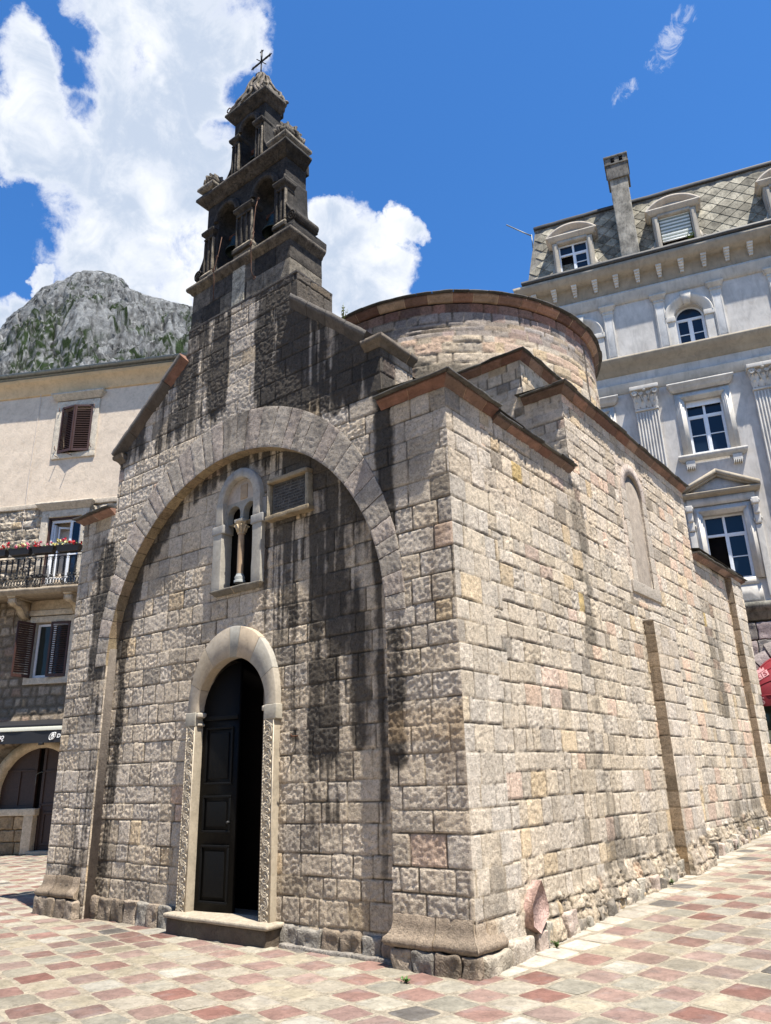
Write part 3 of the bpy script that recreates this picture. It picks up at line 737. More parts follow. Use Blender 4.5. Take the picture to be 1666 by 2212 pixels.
# ---- side wall
zgs = courses(-.3, 7.2, np.random.default_rng(61), .17, .27)
def side_H(U): return np.where(U < 1.01, 5.66, np.where(U < 3.157, 5.585, np.where(U < 8.6, 6.87, 5.51)))
def tex_side(U, V):
    zc = np.concatenate([ZS_front[ZS_front < 5.8], ])
    h1, c1, i1 = masonry(U, V, 51, zs=ZS_front, cw=(.22, .42), base=LIME*C3(1.06, 1.06, 1.06), rough=.006, relief=.006, round_=.014, val=.13, jdark=.22, mortar=(.42, .34, .24))
    h2, c2, i2 = masonry(U, V, 52, zs=zgs, cw=(.16, .42), base=LIME*C3(1.08, 1.06, 1.03), rough=.008, relief=.006, warp=.016, val=.17, warm=.06, pink=.10, jdark=.12, mortar=(.40, .32, .22))
    h3, c3, i3 = masonry(U, V, 53, ch=(.13, .2), cw=(.10, .24), base=LIME*C3(.92, .88, .82), rough=.03, relief=.03, warp=.03, jdark=.9, mortar=(.2, .16, .11))
    zg = gz(0*U, U); low = ss(.42-(V-zg)+.12*(fbm(U*1.5, 0*U, 3, 2)-.5), 0, .06)*ss(U, .8, .95)
    edge = .82+.10*np.sign(np.sin(V*11.5))
    pil = ((U > 5.29) & (U < 6.27) & (V < 3.78)); pil2 = U > 10.78
    w = (U > edge)*1.*~(pil | pil2)
    fr = ((U > 4.98) & (U < 6.25) & (V > 4.1) & (V < 6.5)); w = w*~fr
    h = h1*(1-w)+h2*w; c = c1*(1-w[..., None])+c2*w[..., None]
    up = soft(U, V, 1, 8.6, 3.0, 7, .2); h = h*(1+.15*up*w)
    h = h*(1-low)+h3*low; c = c*(1-low[..., None])+c3*low[..., None]
    h = h+.16*pil+.13*pil2*1.+.09*ss(.45-(V-zg), 0, .5)*ss(U, .9, 1.3)*(.6+.8*fbm(U*2.5, V*2.5, 5, 3))
    i = np.where(w > 0, i2, i1)
    y = ((rnd(i, 9) < .007) & (w > 0))[..., None]; c = np.where(y, C3(.50, .37, .17)*(.8+.5*vnoise(U*12, V*12))[..., None], c)
    pk = ((fr*1.+pil*.4+(V > 4.6)*.35)*.35)[..., None]; c = c*(1-pk)+c*C3(1.12, .98, .93)*pk
    st = streaks(U, V, 14., 6, .6); sp = fbm(U*9, V*7, 24, 4, .7)
    reg = .95*soft(U, V, 3.05, 3.45, 3.2, 5.5, .14)+.62*soft(U, V, 2.9, 3.7, .6, 3.4, .3)+.8*soft(U, V, 8.5, 9.6, 2.6, 4.9, .25)+.55*soft(U, V, 8.6, 10.3, .4, 2.8, .3)
    reg = reg+.6*ss(.9-(V-zg), -.2, .5)*ss(U, .5, 1.2)+.35*soft(U, V, 1.0, 3.2, 4.8, 5.7, .2)+.28*soft(U, V, 1.0, 3, 1.2, 4.5, .5)+.4*soft(U, V, .9, 1.2, 1, 5, .08)
    D = ss(reg*(.30+.85*st)*(.6+.8*rnd(i, 11))+.55*(sp-.5), .34, .80)
    c = stain(c, .70*D, (.06, .056, .048))
    c = c*(.76+.44*fbm(U*1.1, V*.8, 27, 5, .6))[..., None]; lich = ss(fbm(U*7, V*7, 41, 5, .7), .56, .70)[..., None]*.28; c = c*(1-lich)+C3(.20, .19, .165)*lich
    # orange-brown returns' mortar line
    o = soft(U, V, 10.70, 10.79, -1, 5.4, .02)[..., None]*.35; c = c*(1-o)+C3(.42, .27, .14)*o
    cor = soft(U, V, -.2, .35, .15, .42, .05)[..., None]*.6; c = c*(1-cor)+C3(.36, .26, .17)*cor
    return h, c
def side_mask(U, V):
    nic = ((np.abs(U-5.68) < .36) & (V > 4.42) & (V < 5.96)) | ((np.hypot(U-5.68, V-5.96) < .36) & (V >= 5.96))
    return (V < side_H(U)) & ~nic & (V > gz(0*U, U)-.1)
mb = MB()
us = axis([0, 1.01, 3.157, 5.288, 5.292, 6.268, 6.272, 8.6, 10.778, 10.782, 11.6], .0165); vs = axis([-.1, 3.778, 3.782, 5.51, 5.585, 5.66, 6.87], .0165)
sheet(mb, (0, 0, 0), (0, 1, 0), (0, 0, 1), (1, 0, 0), us, vs, tex_side, side_mask, fade=.015)
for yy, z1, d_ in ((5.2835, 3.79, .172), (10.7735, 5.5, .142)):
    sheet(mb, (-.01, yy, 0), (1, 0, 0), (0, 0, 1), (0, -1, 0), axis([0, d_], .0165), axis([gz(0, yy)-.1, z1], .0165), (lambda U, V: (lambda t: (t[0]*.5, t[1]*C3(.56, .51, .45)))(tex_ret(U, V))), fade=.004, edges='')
mb.build('side_wall', M_pecked, church)
mb = MB()
# blind niche in the side wall
def tex_nic(U, V):
    h, c, i = masonry(U, V, 66, ch=(.10, .16), cw=(.3, .6), base=C3(.42, .36, .30), rough=.016, relief=.018, val=.3, pink=.3, mortar=(.3, .25, .18))
    p = ss(np.sin(V*9+1), .0, .5)[..., None]; return h, c*(1-.3*p)+C3(.36, .26, .21)*.3*p
sheet(mb, (-.26, 0, 0), (0, 1, 0), (0, 0, 1), (1, 0, 0), axis([5.30, 6.06], .03), axis([4.40, 6.34], .03), tex_nic)
pts = [(5.32, 4.42)]+arc(5.68, 5.96, .36, math.pi, 0, 20)+[(6.04, 4.42), (5.32, 4.42)]
G = np.array([[(x_, y, z) for x_ in np.linspace(.012, -.27, 6)] for y, z in pts]); mb.grid(jitter(G, .004), C3(.40, .35, .29))
# frame stones around the niche
rng = np.random.default_rng(4)
for sgn in (-1, 1):
    z = 4.40
    while z < 5.94:
        z1 = min(5.96, z+rng.uniform(.25, .4))
        y0, y1 = (5.68+sgn*.36, 5.68+sgn*(.36+rng.uniform(.16, .24))); y0, y1 = min(y0, y1), max(y0, y1)
        mb.rbox(-.05, .014, y0, y1, z+.003, z1-.003, np.array((.47, .41, .34))*rng.uniform(.92, 1.08), r=.008, res=.05, jit=.004); z = z1
for k in range(7):
    a0, a1 = math.pi*k/7+.01, math.pi*(k+1)/7-.01; A = np.linspace(a0, a1, 8); q = [( .36, .0), (.36, .014), (.55, .014), (.55, 0.)]
    G = np.array([[(x_, 5.68+r_*math.cos(a_), 5.96+r_*math.sin(a_)) for r_, x_ in q] for a_ in A])
    mb.grid(jitter(G, .003), np.array((.44, .37, .32))*rng.uniform(.9, 1.08))
mb.rbox(-.02, .035, 5.0, 6.25, 4.22, 4.41, (.42, .37, .31), r=.01, res=.06, jit=.006)
# sloping tops over the pilasters
mb.rbox(-.02, .165, 5.28, 6.29, 3.78, 3.82, (.42, .37, .31), r=.015, res=.05, jit=.008)
mb.build('niche', M_pecked, church)
# stones leaning along the foot of the side wall
mb = MB(); rng = np.random.default_rng(77); y = .95
while y < 11.2:
    w = rng.uniform(.10, .26); hh = rng.uniform(.08, .22); z = float(gz(0, y))
    cc_ = [(.40, .365, .30), (.34, .31, .255), (.24, .21, .17), (.42, .34, .285), (.17, .15, .125)][rng.integers(5)]
    mb.rbox(-.05, .07+rng.uniform(0, .06), y, y+w-.01, z-.1, z+hh, np.array(cc_)*rng.uniform(.85, 1.1), r=.018, res=.03, jit=.030, sc=8); y += w
sl_ = [(1.069, .643), (.948, .558), (.862, .461), (.850, .275), (.968, .20), (1.168, .34), (1.182, .42), (1.12, .56)]
v_ = [(.105, y_, z_) for y_, z_ in sl_]+[(.0, y_, z_) for y_, z_ in sl_]+[(.118, 1.0, .42)]
mb.add(jitter(np.array(v_), .008, 9), [np.array([[(i+1) % 8, i, 16] for i in range(8)])[:, ::-1].copy(), np.array([[i, i+8, (i+1) % 8+8, (i+1) % 8] for i in range(8)])[:, ::-1].copy()], (.42, .29, .25))
mb.rbox(-.08, .085, .0, .45, -.12, .16, (.33, .29, .23), r=.03, res=.03, jit=.018, sc=10); mb.rbox(-.08, .10, .44, .86, -.1, .2, (.38, .33, .27), r=.03, res=.03, jit=.018, sc=10)
mb.build('footing', M_rubble, church)

# transept and crossing walls behind the low front block
def tex_tr(U, V):
    h, c, i = masonry(U, V, 71, ch=(.13, .2), cw=(.16, .42), base=LIME*C3(.86, .84, .80), rough=.009, relief=.010, val=.22, dark=.18, warm=.05, mortar=(.46, .39, .29), jdark=.15, warp=.015)
    return h, c
mb = MB()
sheet(mb, (0, 3.157, 0), (1, 0, 0), (0, 0, 1), (0, -1, 0), axis([-.6, 0], .022), axis([5.5, 6.87], .022), tex_tr)
sheet(mb, (0, 3.167, 0), (1, 0, 0), (0, 0, 1), (0, -1, 0), axis([-6.3, -2.4, -.6], .024), axis([5.6, 7.66], .024), tex_tr)
sheet(mb, (-.6, 3.16, 0), (0, 1, 0), (0, 0, 1), (1, 0, 0), axis([0, 5.4], .03), axis([6.8, 7.66], .03), lambda U, V: (lambda t: (t[0]*.6, t[1]*C3(1.1, 1.06, 1.0)))(tex_tr(U, V)))
mb.build('transept_wall', M_dress, church)
mb = MB()
mb.box(-6.28, -.63, 3.2, 8.55, 5.0, 7.62, DK); mb.box(-7.0, -.03, 3.2, 8.55, -.1, 6.84, DK); mb.box(-.9, -.03, .9, 3.2, -.1, 5.55, DK); mb.box(-7.0, -.03, 8.5, 11.57, -.1, 5.48, DK)
mb.box(-7.02, -6.9, 3.0, 11.57, -.1, 5.5, DK); mb.box(-6, -.9, 1.1, 3.2, 5.0, 6.3, DK)
mb.build('building_core', M_dress, church)

# eaves: red moulded stone under slate slabs
ms = MB()
def eave(path, z, seed, dx=0, dy=0):
    mb = MB()
    sweep(mb, path, CYMA, z, REDS if seed != 7 else REDS+BUFF, seed=seed, jit=.006, mortar=(.55, .40, .25)); mb.build('red_cornice', M_red, church)
    sweep(ms, path, [(a+dx, b) for a, b in SLATE], z, SL, seed=seed+50, blk=(.35, .7), jit=.010, sc=5, off=.012, mortar=(.05, .05, .045))
eave([(-.877, 0), (0, 0), (0, 1.01)], 5.64, 1); eave([(-.02, 1.01), (-.02, 3.157)], 5.567, 2)
eave([(-7.04, 3.0), (-7.04, 0), (-6.17, 0)], 5.62, 3)
eave([(-.6, 3.157), (0, 3.157), (0, 8.6)], 6.85, 4); eave([(-2.6, 3.167), (-.6, 3.167), (-.6, 8.5)], 7.65, 5)
eave([(0, 8.6), (.09, 11.66), (-2, 11.66)], 5.49, 6)
# roofs
def roof_quad(p): ms.add(p, np.arange(len(p)), (.09, .085, .075))
roof_quad([(.1, -.1, 5.77), (.1, 3.15, 5.70), (-.88, 3.15, 5.8), (-.88, -.1, 5.86)])
roof_quad([(.1, 3.05, 6.98), (.1, 8.7, 6.98), (-.7, 8.7, 7.03), (-.7, 3.05, 7.03)])
roof_quad([(-.5, 3.08, 7.77), (-.5, 8.6, 7.77), (-6.4, 8.6, 7.77), (-6.4, 3.08, 7.77)])
roof_quad([(.15, 8.6, 5.68), (.2, 11.8, 5.68), (-3.4, 11.8, 6.3), (-3.4, 8.6, 6.3)]); roof_quad([(-7.1, 8.6, 5.6), (-3.4, 8.6, 6.3), (-3.4, 11.8, 6.3), (-7.1, 11.8, 5.6)])
# nave roof behind the gable
V_ = [(-6.1, .66, 6.45), (-4.8, .66, 7.4), (-3.46, .66, 7.75), (-2.1, .66, 7.4), (-.95, .66, 6.45)]
ms.add(V_+[(x, 3.2, z) for x, y, z in V_], [np.array([i, i+1, i+6, i+5]) for i in range(4)], (.09, .085, .075))
ms.build('slate_roof', M_slate, church)

# ---- drum
DC = (-3.45, 5.5); RW = 2.96; ZE = 9.13
def tex_drum(U, V):      # U = arc length
    h1, c1, i1 = masonry(U, V, 81, ch=(.16, .24), cw=(.20, .46), base=LIME*C3(1.0, .96, .90), rough=.014, relief=.012, warp=.016, pink=.22, warm=.15, val=.16, mortar=(.46, .38, .28), jdark=.2)
    h2, c2, i2 = masonry(U, V, 82, zs=np.array([-9, 8.50, 8.62, 8.70, 8.79, 8.96, 9.4]), cw=(.20, .42), base=C3(.33, .285, .245), rough=.006, relief=.008, val=.25, pink=.3, dark=.12, mortar=(.46, .38, .28), jdark=.12)
    w = ss(V, 8.50, 8.52); h = h1*(1-w)+h2*w; c = c1*(1-w[..., None])+c2*w[..., None]
    rb = (V > 8.965)[..., None]; c = np.where(rb, c*C3(1.0, .72, .62)*.85, c)
    D = ss(streaks(U, V, 31., 2, 1.6)+.8*ss(7.95-V, -.25, .2)*ss(-U, 1.6, 3.0)-.1, .62, .8)
    return h, stain(c, .75*D, (.06, .06, .055))
th0, th1 = -math.pi/2-.9, math.pi/2
a_s = R(1.6)
uu = axis([th0*RW, a_s*RW-.035, a_s*RW+.035, th1*RW], .032); vv = axis([7.5, 7.75, 9.03, ZE], .028)
mb = MB(); U, V = np.meshgrid(uu, vv, indexing='ij'); h, c = tex_drum(U, V); rr = RW+h
slit = lambda u, v: ((u > a_s*RW-.035) & (u < a_s*RW+.035) & (v > 7.75) & (v < 9.03))
uc = (uu[:-1]+uu[1:])/2; vc = (vv[:-1]+vv[1:])/2; Uc, Vc = np.meshgrid(uc, vc, indexing='ij')
P = np.stack([DC[0]+rr*np.cos(U/RW), DC[1]+rr*np.sin(U/RW), V], -1)
mb.grid(P, c, ~slit(Uc, Vc))
mb.build('drum', M_pecked, church)
mb = MB(); pts_ = []
aa = np.linspace(th1, th0+2*math.pi, 40); G = np.array([[(DC[0]+RW*math.cos(a), DC[1]+RW*math.sin(a), z) for z in (7.5, ZE)] for a in aa]); mb.grid(G, C3(.35, .3, .26))
mb.build('drum_back', M_pecked, church)
mb = MB(); e = 2.6
mb.lathe([(e, 7.4), (e, 9.1)], (DC[0], DC[1], 0), 48, (.02, .02, .02))
for s_ in (-1, 1):
    a = a_s+s_*.036/RW
    mb.add([(DC[0]+r_*math.cos(a), DC[1]+r_*math.sin(a), z) for r_, z in ((RW+.01, 7.75), (RW+.01, 9.03), (e, 9.03), (e, 7.75))], np.array([0, 1, 2, 3]), (.3, .26, .22))
mb.build('slit_window', M_dress, church)
mb = MB(); ms = MB(); n = 96
ring = [(DC[0]+RW*math.cos(t), DC[1]+RW*math.sin(t)) for t in np.linspace(-math.pi, math.pi, n, endpoint=False)]
def ring_sweep(mb, prof, z, cols, nb, jit, seed, mortar):
    rng = np.random.default_rng(seed); cuts = np.linspace(-math.pi, math.pi, nb+1)+np.concatenate([[0], rng.uniform(-.02, .02, nb-1), [0]])
    for q in range(nb):
        col = np.array(cols[rng.integers(len(cols))])*rng.uniform(.85, 1.12); o = rng.uniform(-.007, .007)
        for a0, a1, cl, oo in ((cuts[q], cuts[q]+.003, mortar, -.003), (cuts[q]+.003, cuts[q+1], col, o)):
            if mortar is None and oo == -.003: continue
            A = np.linspace(a0, a1, 2 if oo == -.003 else 7)
            G = np.array([[(DC[0]+(RW+r_+(oo if r_ > 0 else 0))*math.cos(a), DC[1]+(RW+r_+(oo if r_ > 0 else 0))*math.sin(a), z+zz) for r_, zz in prof] for a in A])
            mb.grid(jitter(G, jit, 6), np.array(cl)*np.ones(3))
ring_sweep(mb, [(-.02, 0), (.03, 0), (.04, .015), (.06, .04), (.09, .06), (.11, .08), (.115, .115), (0, .115)], ZE+.03, REDS+BUFF+BUFF, 46, .006, 5, (.5, .38, .25))
ring_sweep(ms, [(0, .115), (.165, .116), (.172, .12), (.172, .137), (.162, .143), (-.3, .23)], ZE+.03, SL, 60, .010, 6, None)
ms.lathe([(RW+.1, ZE+.17), (1.5, ZE+.55), (.02, ZE+.75)], (DC[0], DC[1], 0), 48, (.09, .085, .075))
mb.build('drum_cornice', M_red, church); ms.build('drum_roof', M_slate, church)

# ---- doorway
MBL = (.50, .47, .41)
dw = MB()
FY = .055                                   # face of the door frame
col_ = lambda: np.array(MBL)*np.random.default_rng(int(len(dw.v)*7+3)).uniform(.9, 1.08)*C3(1, .96, .9)
# arch: separate voussoirs, crescent-shaped
cutsA = [0, .52, 1.02, 1.42, 1.62, 2.15, 2.7, math.pi]
for k in range(len(cutsA)-1):
    A = np.linspace(cutsA[k]+.004, cutsA[k+1]-.004, 10); c_ = [(.35, .31, .25), (.31, .29, .25), (.37, .30, .22), (.28, .265, .23), (.35, .30, .235), (.38, .31, .22), (.35, .30, .235)][k]
    rows = []
    for a in A:
        ro = DH+.18+.21*math.sin(a)**2
        rows.append([(DX+r_*math.cos(a), y, DZ+r_*math.sin(a)) for r_, y in ((DH, .19), (DH, FY+.008), (DH+.008, FY), (ro-.008, FY), (ro, FY+.01), (ro, .2))])
    G = jitter(np.array(rows), .003, 6); dw.grid(G, np.array(c_), flip=True); dw.add(G[0], np.arange(6), c_); dw.add(G[-1], np.arange(6)[::-1], c_)
dw.build('door_arch', M_marble, church, label='smooth pale marble arch over the doorway')
for sg in (-1, 1):
    jb = MB(); x0, x1 = sorted((DX+sg*DH, DX+sg*(DH+.17)))
    jb.rbox(x0, x1, FY, .19, .16, 2.30, (.36, .31, .235), r=.006, res=.12, jit=.003)
    # knotwork carved along the jamb: overlapping rings and running scrolls standing out of a sunk ground
    xc = (x0+x1)/2-.004*sg; z = .26; rng = np.random.default_rng(5+sg); k = 0
    cl = (.44, .38, .29)
    while z < 2.24:
        for rad, tr in ((.058, .010), (.040, .008), (.020, .009)):
            a = np.linspace(.3+k*3.14, 5.7+k*3.14, 14); jb.tube([(xc+rad*.95*math.cos(t), FY-.002, z+rad*1.15*math.sin(t)) for t in a], tr, 5, cl)
        s_ = 1 if k % 2 else -1
        t = np.linspace(0, 1, 10); jb.tube([(xc+s_*.06*math.cos(math.pi*q), FY-.003, z+.04+.09*q) for q in t], .0065, 5, cl)
        t = np.linspace(0, 1, 8); jb.tube([(xc+s_*.035*math.cos(math.pi*q), FY-.003, z+.05+.07*q) for q in t], .005, 5, cl)
        z += .128; k += 1
    for xx in (x0+.010, x1-.010): jb.tube([(xx, FY-.002, .2), (xx, FY-.002, 2.29)], .007, 5, cl)
    for zz in np.arange(.22, 2.28, .035): jb.rbox(x0+.002, x0+.016, FY-.012, FY+.01, zz, zz+.022, cl, r=.005, res=.02, jit=0, maxn=1)
    jb.build('carved_jamb', M_marble, church, label='pale stone door jamb carved with interlaced rope scrolls')
    cp = MB()
    cp.rbox(min(DX+sg*(DH-.0), DX+sg*(DH+.20)), max(DX+sg*DH, DX+sg*(DH+.20)), FY-.01, .19, 2.30, 2.47, (.36, .33, .27), r=.01, jit=.004)
    xx = DX+sg*(DH-.028)
    cp.rbox(min(xx, DX+sg*DH), max(xx, DX+sg*(DH+.01)), FY+.02, .19, 2.30, 2.335, (.38, .34, .28), r=.014, jit=.002)
    xx = DX+sg*(DH-.05); cp.rbox(min(xx, DX+sg*DH), max(xx, DX+sg*(DH+.01)), FY-.005, .19, 2.40, 2.465, (.38, .34, .28), r=.02, jit=.002)
    cp.build('impost', M_marble, church)
mb = MB()
mb.rbox(-4.20, -2.46, -.12, .3, .165, .215, (.33, .285, .22), r=.022, res=.05, jit=.006, maxn=30, sc=5)
mb.rbox(-4.17, -2.50, -.085, .3, -.1, .17, (.10, .08, .06), r=.02, res=.05, jit=.010, maxn=30, sc=6)
mb.rbox(DX-DH-.02, DX+DH+.02, .3, 2.5, .05, .19, (.2, .17, .14), r=.01, jit=0)
mb.build('door_step', M_dress, church)
# black door: two panelled leaves, the right one swung inwards
def leaf(mb, w, arch_side):
    n = 10
    pts = [(0, .2), (w, .2)]+[(w, DZ)]+([(w-w*(1-math.cos(t))*1., DZ+w*math.sin(t)) for t in np.linspace(.15, math.pi/2, n)] if True else [])+[(0, DZ+w)]
    if not arch_side: pts = [(w-x, z) for x, z in pts][::-1]
    mb.prism(pts, 0, .05)
    for z0, z1 in ((.32, .95), (1.08, 1.5), (1.62, 2.3)):
        for a, b, c, d in ((.07, w-.07, z0, z0+.03), (.07, w-.07, z1-.03, z1), (.07, .10, z0+.03, z1-.03), (w-.10, w-.07, z0+.03, z1-.03)): mb.rbox(a, b, -.018, .002, c, d, r=.008, jit=0, maxn=2)
        mb.rbox(.14, w-.14, -.012, .002, z0+.07, z1-.07, r=.01, jit=0, maxn=2)
    mb.rbox(0, w, -.02, .002, 2.38, 2.44, r=.01, jit=0, maxn=2)
lv = MB(); leaf(lv, .60, False); o = lv.build('door_leaf', M_door, church); o.location = (DX-DH+.0, .175, -.02); o.rotation_euler = (0, 0, R(6))
hd = MB(); hd.lathe([(0, 0), (.012, 0), (.02, .02), (.018, .04), (0, .05)], n=10); k_ = hd.build('door_knob', M_iron, o); k_.location = (.52, -.01, 1.2); k_.rotation_euler = (R(90), 0, 0)
lv = MB(); leaf(lv, .60, True); o = lv.build('door_leaf', M_door, church); o.location = (DX+DH-.0, .30, -.02); o.rotation_euler = (0, 0, R(180-70)); o.scale = (1, 1, 1)
mb = MB(); mb.box(-4.6, -2.2, .195, 3.0, 0, 3.15)
mb.f[-1] = mb.f[-1][[0, 1, 3, 4, 5]]; mb.build('dark_interior', M_void, church)
# nail with its loop on the wall
mb = MB(); mb.tube([(-2.31, .16, 2.10), (-2.31, .06, 2.09), (-2.31, .04, 2.11)], .009, 6); mb.build('iron_nail', M_rust, church)

# ---- twin-light window
wz = MB(); G1 = (.37, .345, .295)
for sg in (-1, 1):
    x0, x1 = sorted((WX+sg*.30, WX+sg*.47)); wz.rbox(x0, x1, .075, .26, 3.99, 4.78, G1, r=.006, res=.1, jit=.003)
    xa, xb = sorted((WX+sg*.27, WX+sg*.50)); wz.rbox(xa, xb, .065, .26, 4.78, 4.90, (.30, .29, .27), r=.012, jit=.003)
    xa, xb = sorted((WX+sg*.30, WX+sg*.50)); wz.rbox(xa, xb, .12, .26, 4.90, 5.13, (.30, .29, .27), r=.006, jit=.003)
cA = [0, .75, 1.35, 1.85, 2.4, math.pi]
for k in range(5):
    A = np.linspace(cA[k]+.004, cA[k+1]-.004, 9); c_ = [(.38, .35, .30), (.32, .31, .285), (.38, .355, .31), (.32, .30, .27), (.36, .33, .28)][k]
    leg = -.30 if k in (0, 4) else 0
    rows = [[(WX+r_*math.cos(a), y, 5.20+r_*math.sin(a)*1.05) for r_, y in ((.30, .26), (.30, .075), (.305, .07), (.415, .07), (.42, .08), (.42, .17))] for a in A]
    G = jitter(np.array(rows), .003, 6); wz.grid(G, np.array(c_), flip=True)
for sg in (-1, 1):
    x0, x1 = sorted((WX+sg*.30, WX+sg*.43)); wz.rbox(x0, x1, .07, .26, 4.90, 5.205, (.37, .34, .29), r=.005, jit=.003)
wz.build('window_surround', M_marble, church)
# tympanum with two small arches
t_ = MB()
for k, (sg) in enumerate((-1, 1)):
    xc = WX+sg*.155; r_ = .115
    arch_wall(t_, WX+min(0, sg*.30), WX+max(0, sg*.30), 4.90, 5.20, [(xc, .125, 4.90, 5.03, True)], .15, .25, (.30, .285, .25), n=14)
G = np.array([[(WX+q*r*math.cos(a), .15, 5.20+max(0, r*math.sin(a))*q) for q in (0, 1)] for a in np.linspace(0, math.pi, 16) for r in (.31,)]); t_.grid(G, (.42, .36, .30), flip=True)
t_.rbox(WX-.03, WX+.10, .138, .16, 5.22, 5.42, (.36, .27, .18), r=.004, jit=.002)
t_.build('tympanum', M_marble, church)
cl = MB()
cl.lathe([(.075, 0), (.075, .03), (.06, .045), (.072, .07), (.06, .09), (.052, .10), (.05, .12)], (WX, .16, 4.06), 16, (.30, .31, .30))
cl.lathe([(.043, 0), (.045, .3), (.041, .56), (.041, .58)], (WX, .16, 4.18), 14, (.36, .26, .17))
cl.lathe([(.05, 0), (.058, .012), (.05, .03), (.055, .08), (.075, .15), (.085, .16), (.085, .18)], (WX, .16, 4.72), 14, (.40, .32, .22))
for a in np.linspace(0, 2*np.pi, 8, endpoint=False):
    ca_, sa_ = math.cos(a), math.sin(a); cl.tube([(WX+r_*ca_, .16+r_*sa_, 4.72+z) for r_, z in ((.052, .03), (.062, .08), (.085, .125), (.098, .115), (.09, .10))], [.012, .016, .013, .01, .006], 6, (.42, .34, .23))
cl.rbox(WX-.08, WX+.08, .09, .25, 4.88, 4.93, (.34, .32, .28), r=.008, jit=.002)
cl.build('colonnette', M_marble, church)
mb = MB()
sweep(mb, [(WX-.42, .2), (WX-.42, .13), (WX+.40, .13), (WX+.40, .2)], [(0, 0), (.02, .01), (.03, .03), (.06, .05), (.065, .075), (-.1, .09)], 3.93, [(.16, .145, .12), (.30, .26, .2)], seed=2, blk=(.3, .4), jit=.006, sc=9)
mb.build('window_sill', M_dress, church)
mb = MB(); mb.box(WX-.33, WX+.33, .262, .6, 3.98, 5.5); mb.build('dark_opening', M_void, church)

# ---- inscription plaque
pq = MB(); X0, X1, Z0, Z1 = -2.80, -2.12, 4.80, 5.24
pq.rbox(X0+.04, X1-.04, .10, .2, Z0, Z1, (.10, .095, .088), r=.005, res=.1, jit=.002)
o = pq.build('plaque', M_dress, church, label='small grey inscription slab in a moulded stone frame')
fr = MB(); PF = [(0, 0), (.02, -.0), (.03, -.035), (.055, -.045), (.07, -.02), (.07, .05)]
for (a, b) in (((X0-.01, Z1), (X1+.02, Z1)), ((X0-.03, Z0-.055), (X1+.05, Z0-.055))):
    fr.rbox(a[0], b[0], .035, .18, a[1], a[1]+.06, (.26, .21, .14), r=.012, res=.04, jit=.008, maxn=20, sc=12)
for x in (X0-.03, X1-.03): 
    fr.rbox(x, x+.05, .06, .18, Z0+.005, Z1-.002, (.30, .26, .19), r=.010, jit=.004); fr.rbox(x+.012, x+.036, .05, .1, Z0+.005, Z1-.002, (.34, .295, .22), r=.010, jit=.003)
fr.build('plaque_frame', M_dress, o)
tx = MB(); rng = np.random.default_rng(2); z = Z1-.055
while z > Z0+.035:
    x = X0+.075
    while x < X1-.08:
        w = rng.uniform(.006, .016)
        if rng.random() < .85: tx.box(x, x+.0045, .097, .1005, z, z+.024); 
        if rng.random() < .6: q = rng.choice([0, .0095, .019]); tx.box(x, x+w, .0972, .1005, z+q, z+q+.0045)
        x += w+.007
    z -= .040
tx.build('worn_inscription', simple('dark_engraving', (.035, .033, .03), .9), o)

# ================================================================== BELL GABLE
BK = (.030, .027, .024); BK2 = (.052, .045, .037); LT = (.17, .145, .11)
BC = -3.47
def rboxes(mb, xs, y0, y1, z0, z1, cols, seed, **k):
    rng = np.random.default_rng(seed)
    for a, b in zip(xs[:-1], xs[1:]): mb.rbox(a+.002, b-.002, y0+rng.uniform(-.004, .004), y1, z0+.002, z1-.002, np.array(cols[rng.integers(len(cols))])*rng.uniform(.8, 1.2), **k)
K = dict(r=.008, res=.07, jit=.004, sc=10)
mb = MB()
DKS = [BK, BK2, (.06, .054, .048), (.11, .096, .078)]
rboxes(mb, [-4.63, -4.35, -3.95, -3.66, -3.36, -3.0, -2.46], .03, .70, 8.27, 8.62, [BK2, (.16, .14, .11)], 3, **K)
rboxes(mb, [-4.63, -4.2, -3.85, -3.5, -3.2, -2.75, -2.46], .03, .70, 8.62, 8.96, DKS, 4, **K)
mb.rbox(-3.68, -3.40, .021, .1, 8.27, 8.955, (.34, .32, .26), **K)
mb.build('belfry_base', M_dark, church)
mb = MB()
CO1 = [(0, 0), (.015, .01), (.03, .04), (.07, .07), (.085, .10), (.085, .14), (-.2, .16)]
sweep(mb, [(-4.63, .70), (-4.63, .03), (-2.46, .03), (-2.46, .70)], CO1, 8.94, [BK2, (.08, .068, .055), (.11, .092, .068), BK], closed=False, seed=5, blk=(.35, .7), jit=.006, mortar=(.08, .07, .06))
mb.build('belfry_string_course', M_dark, church)
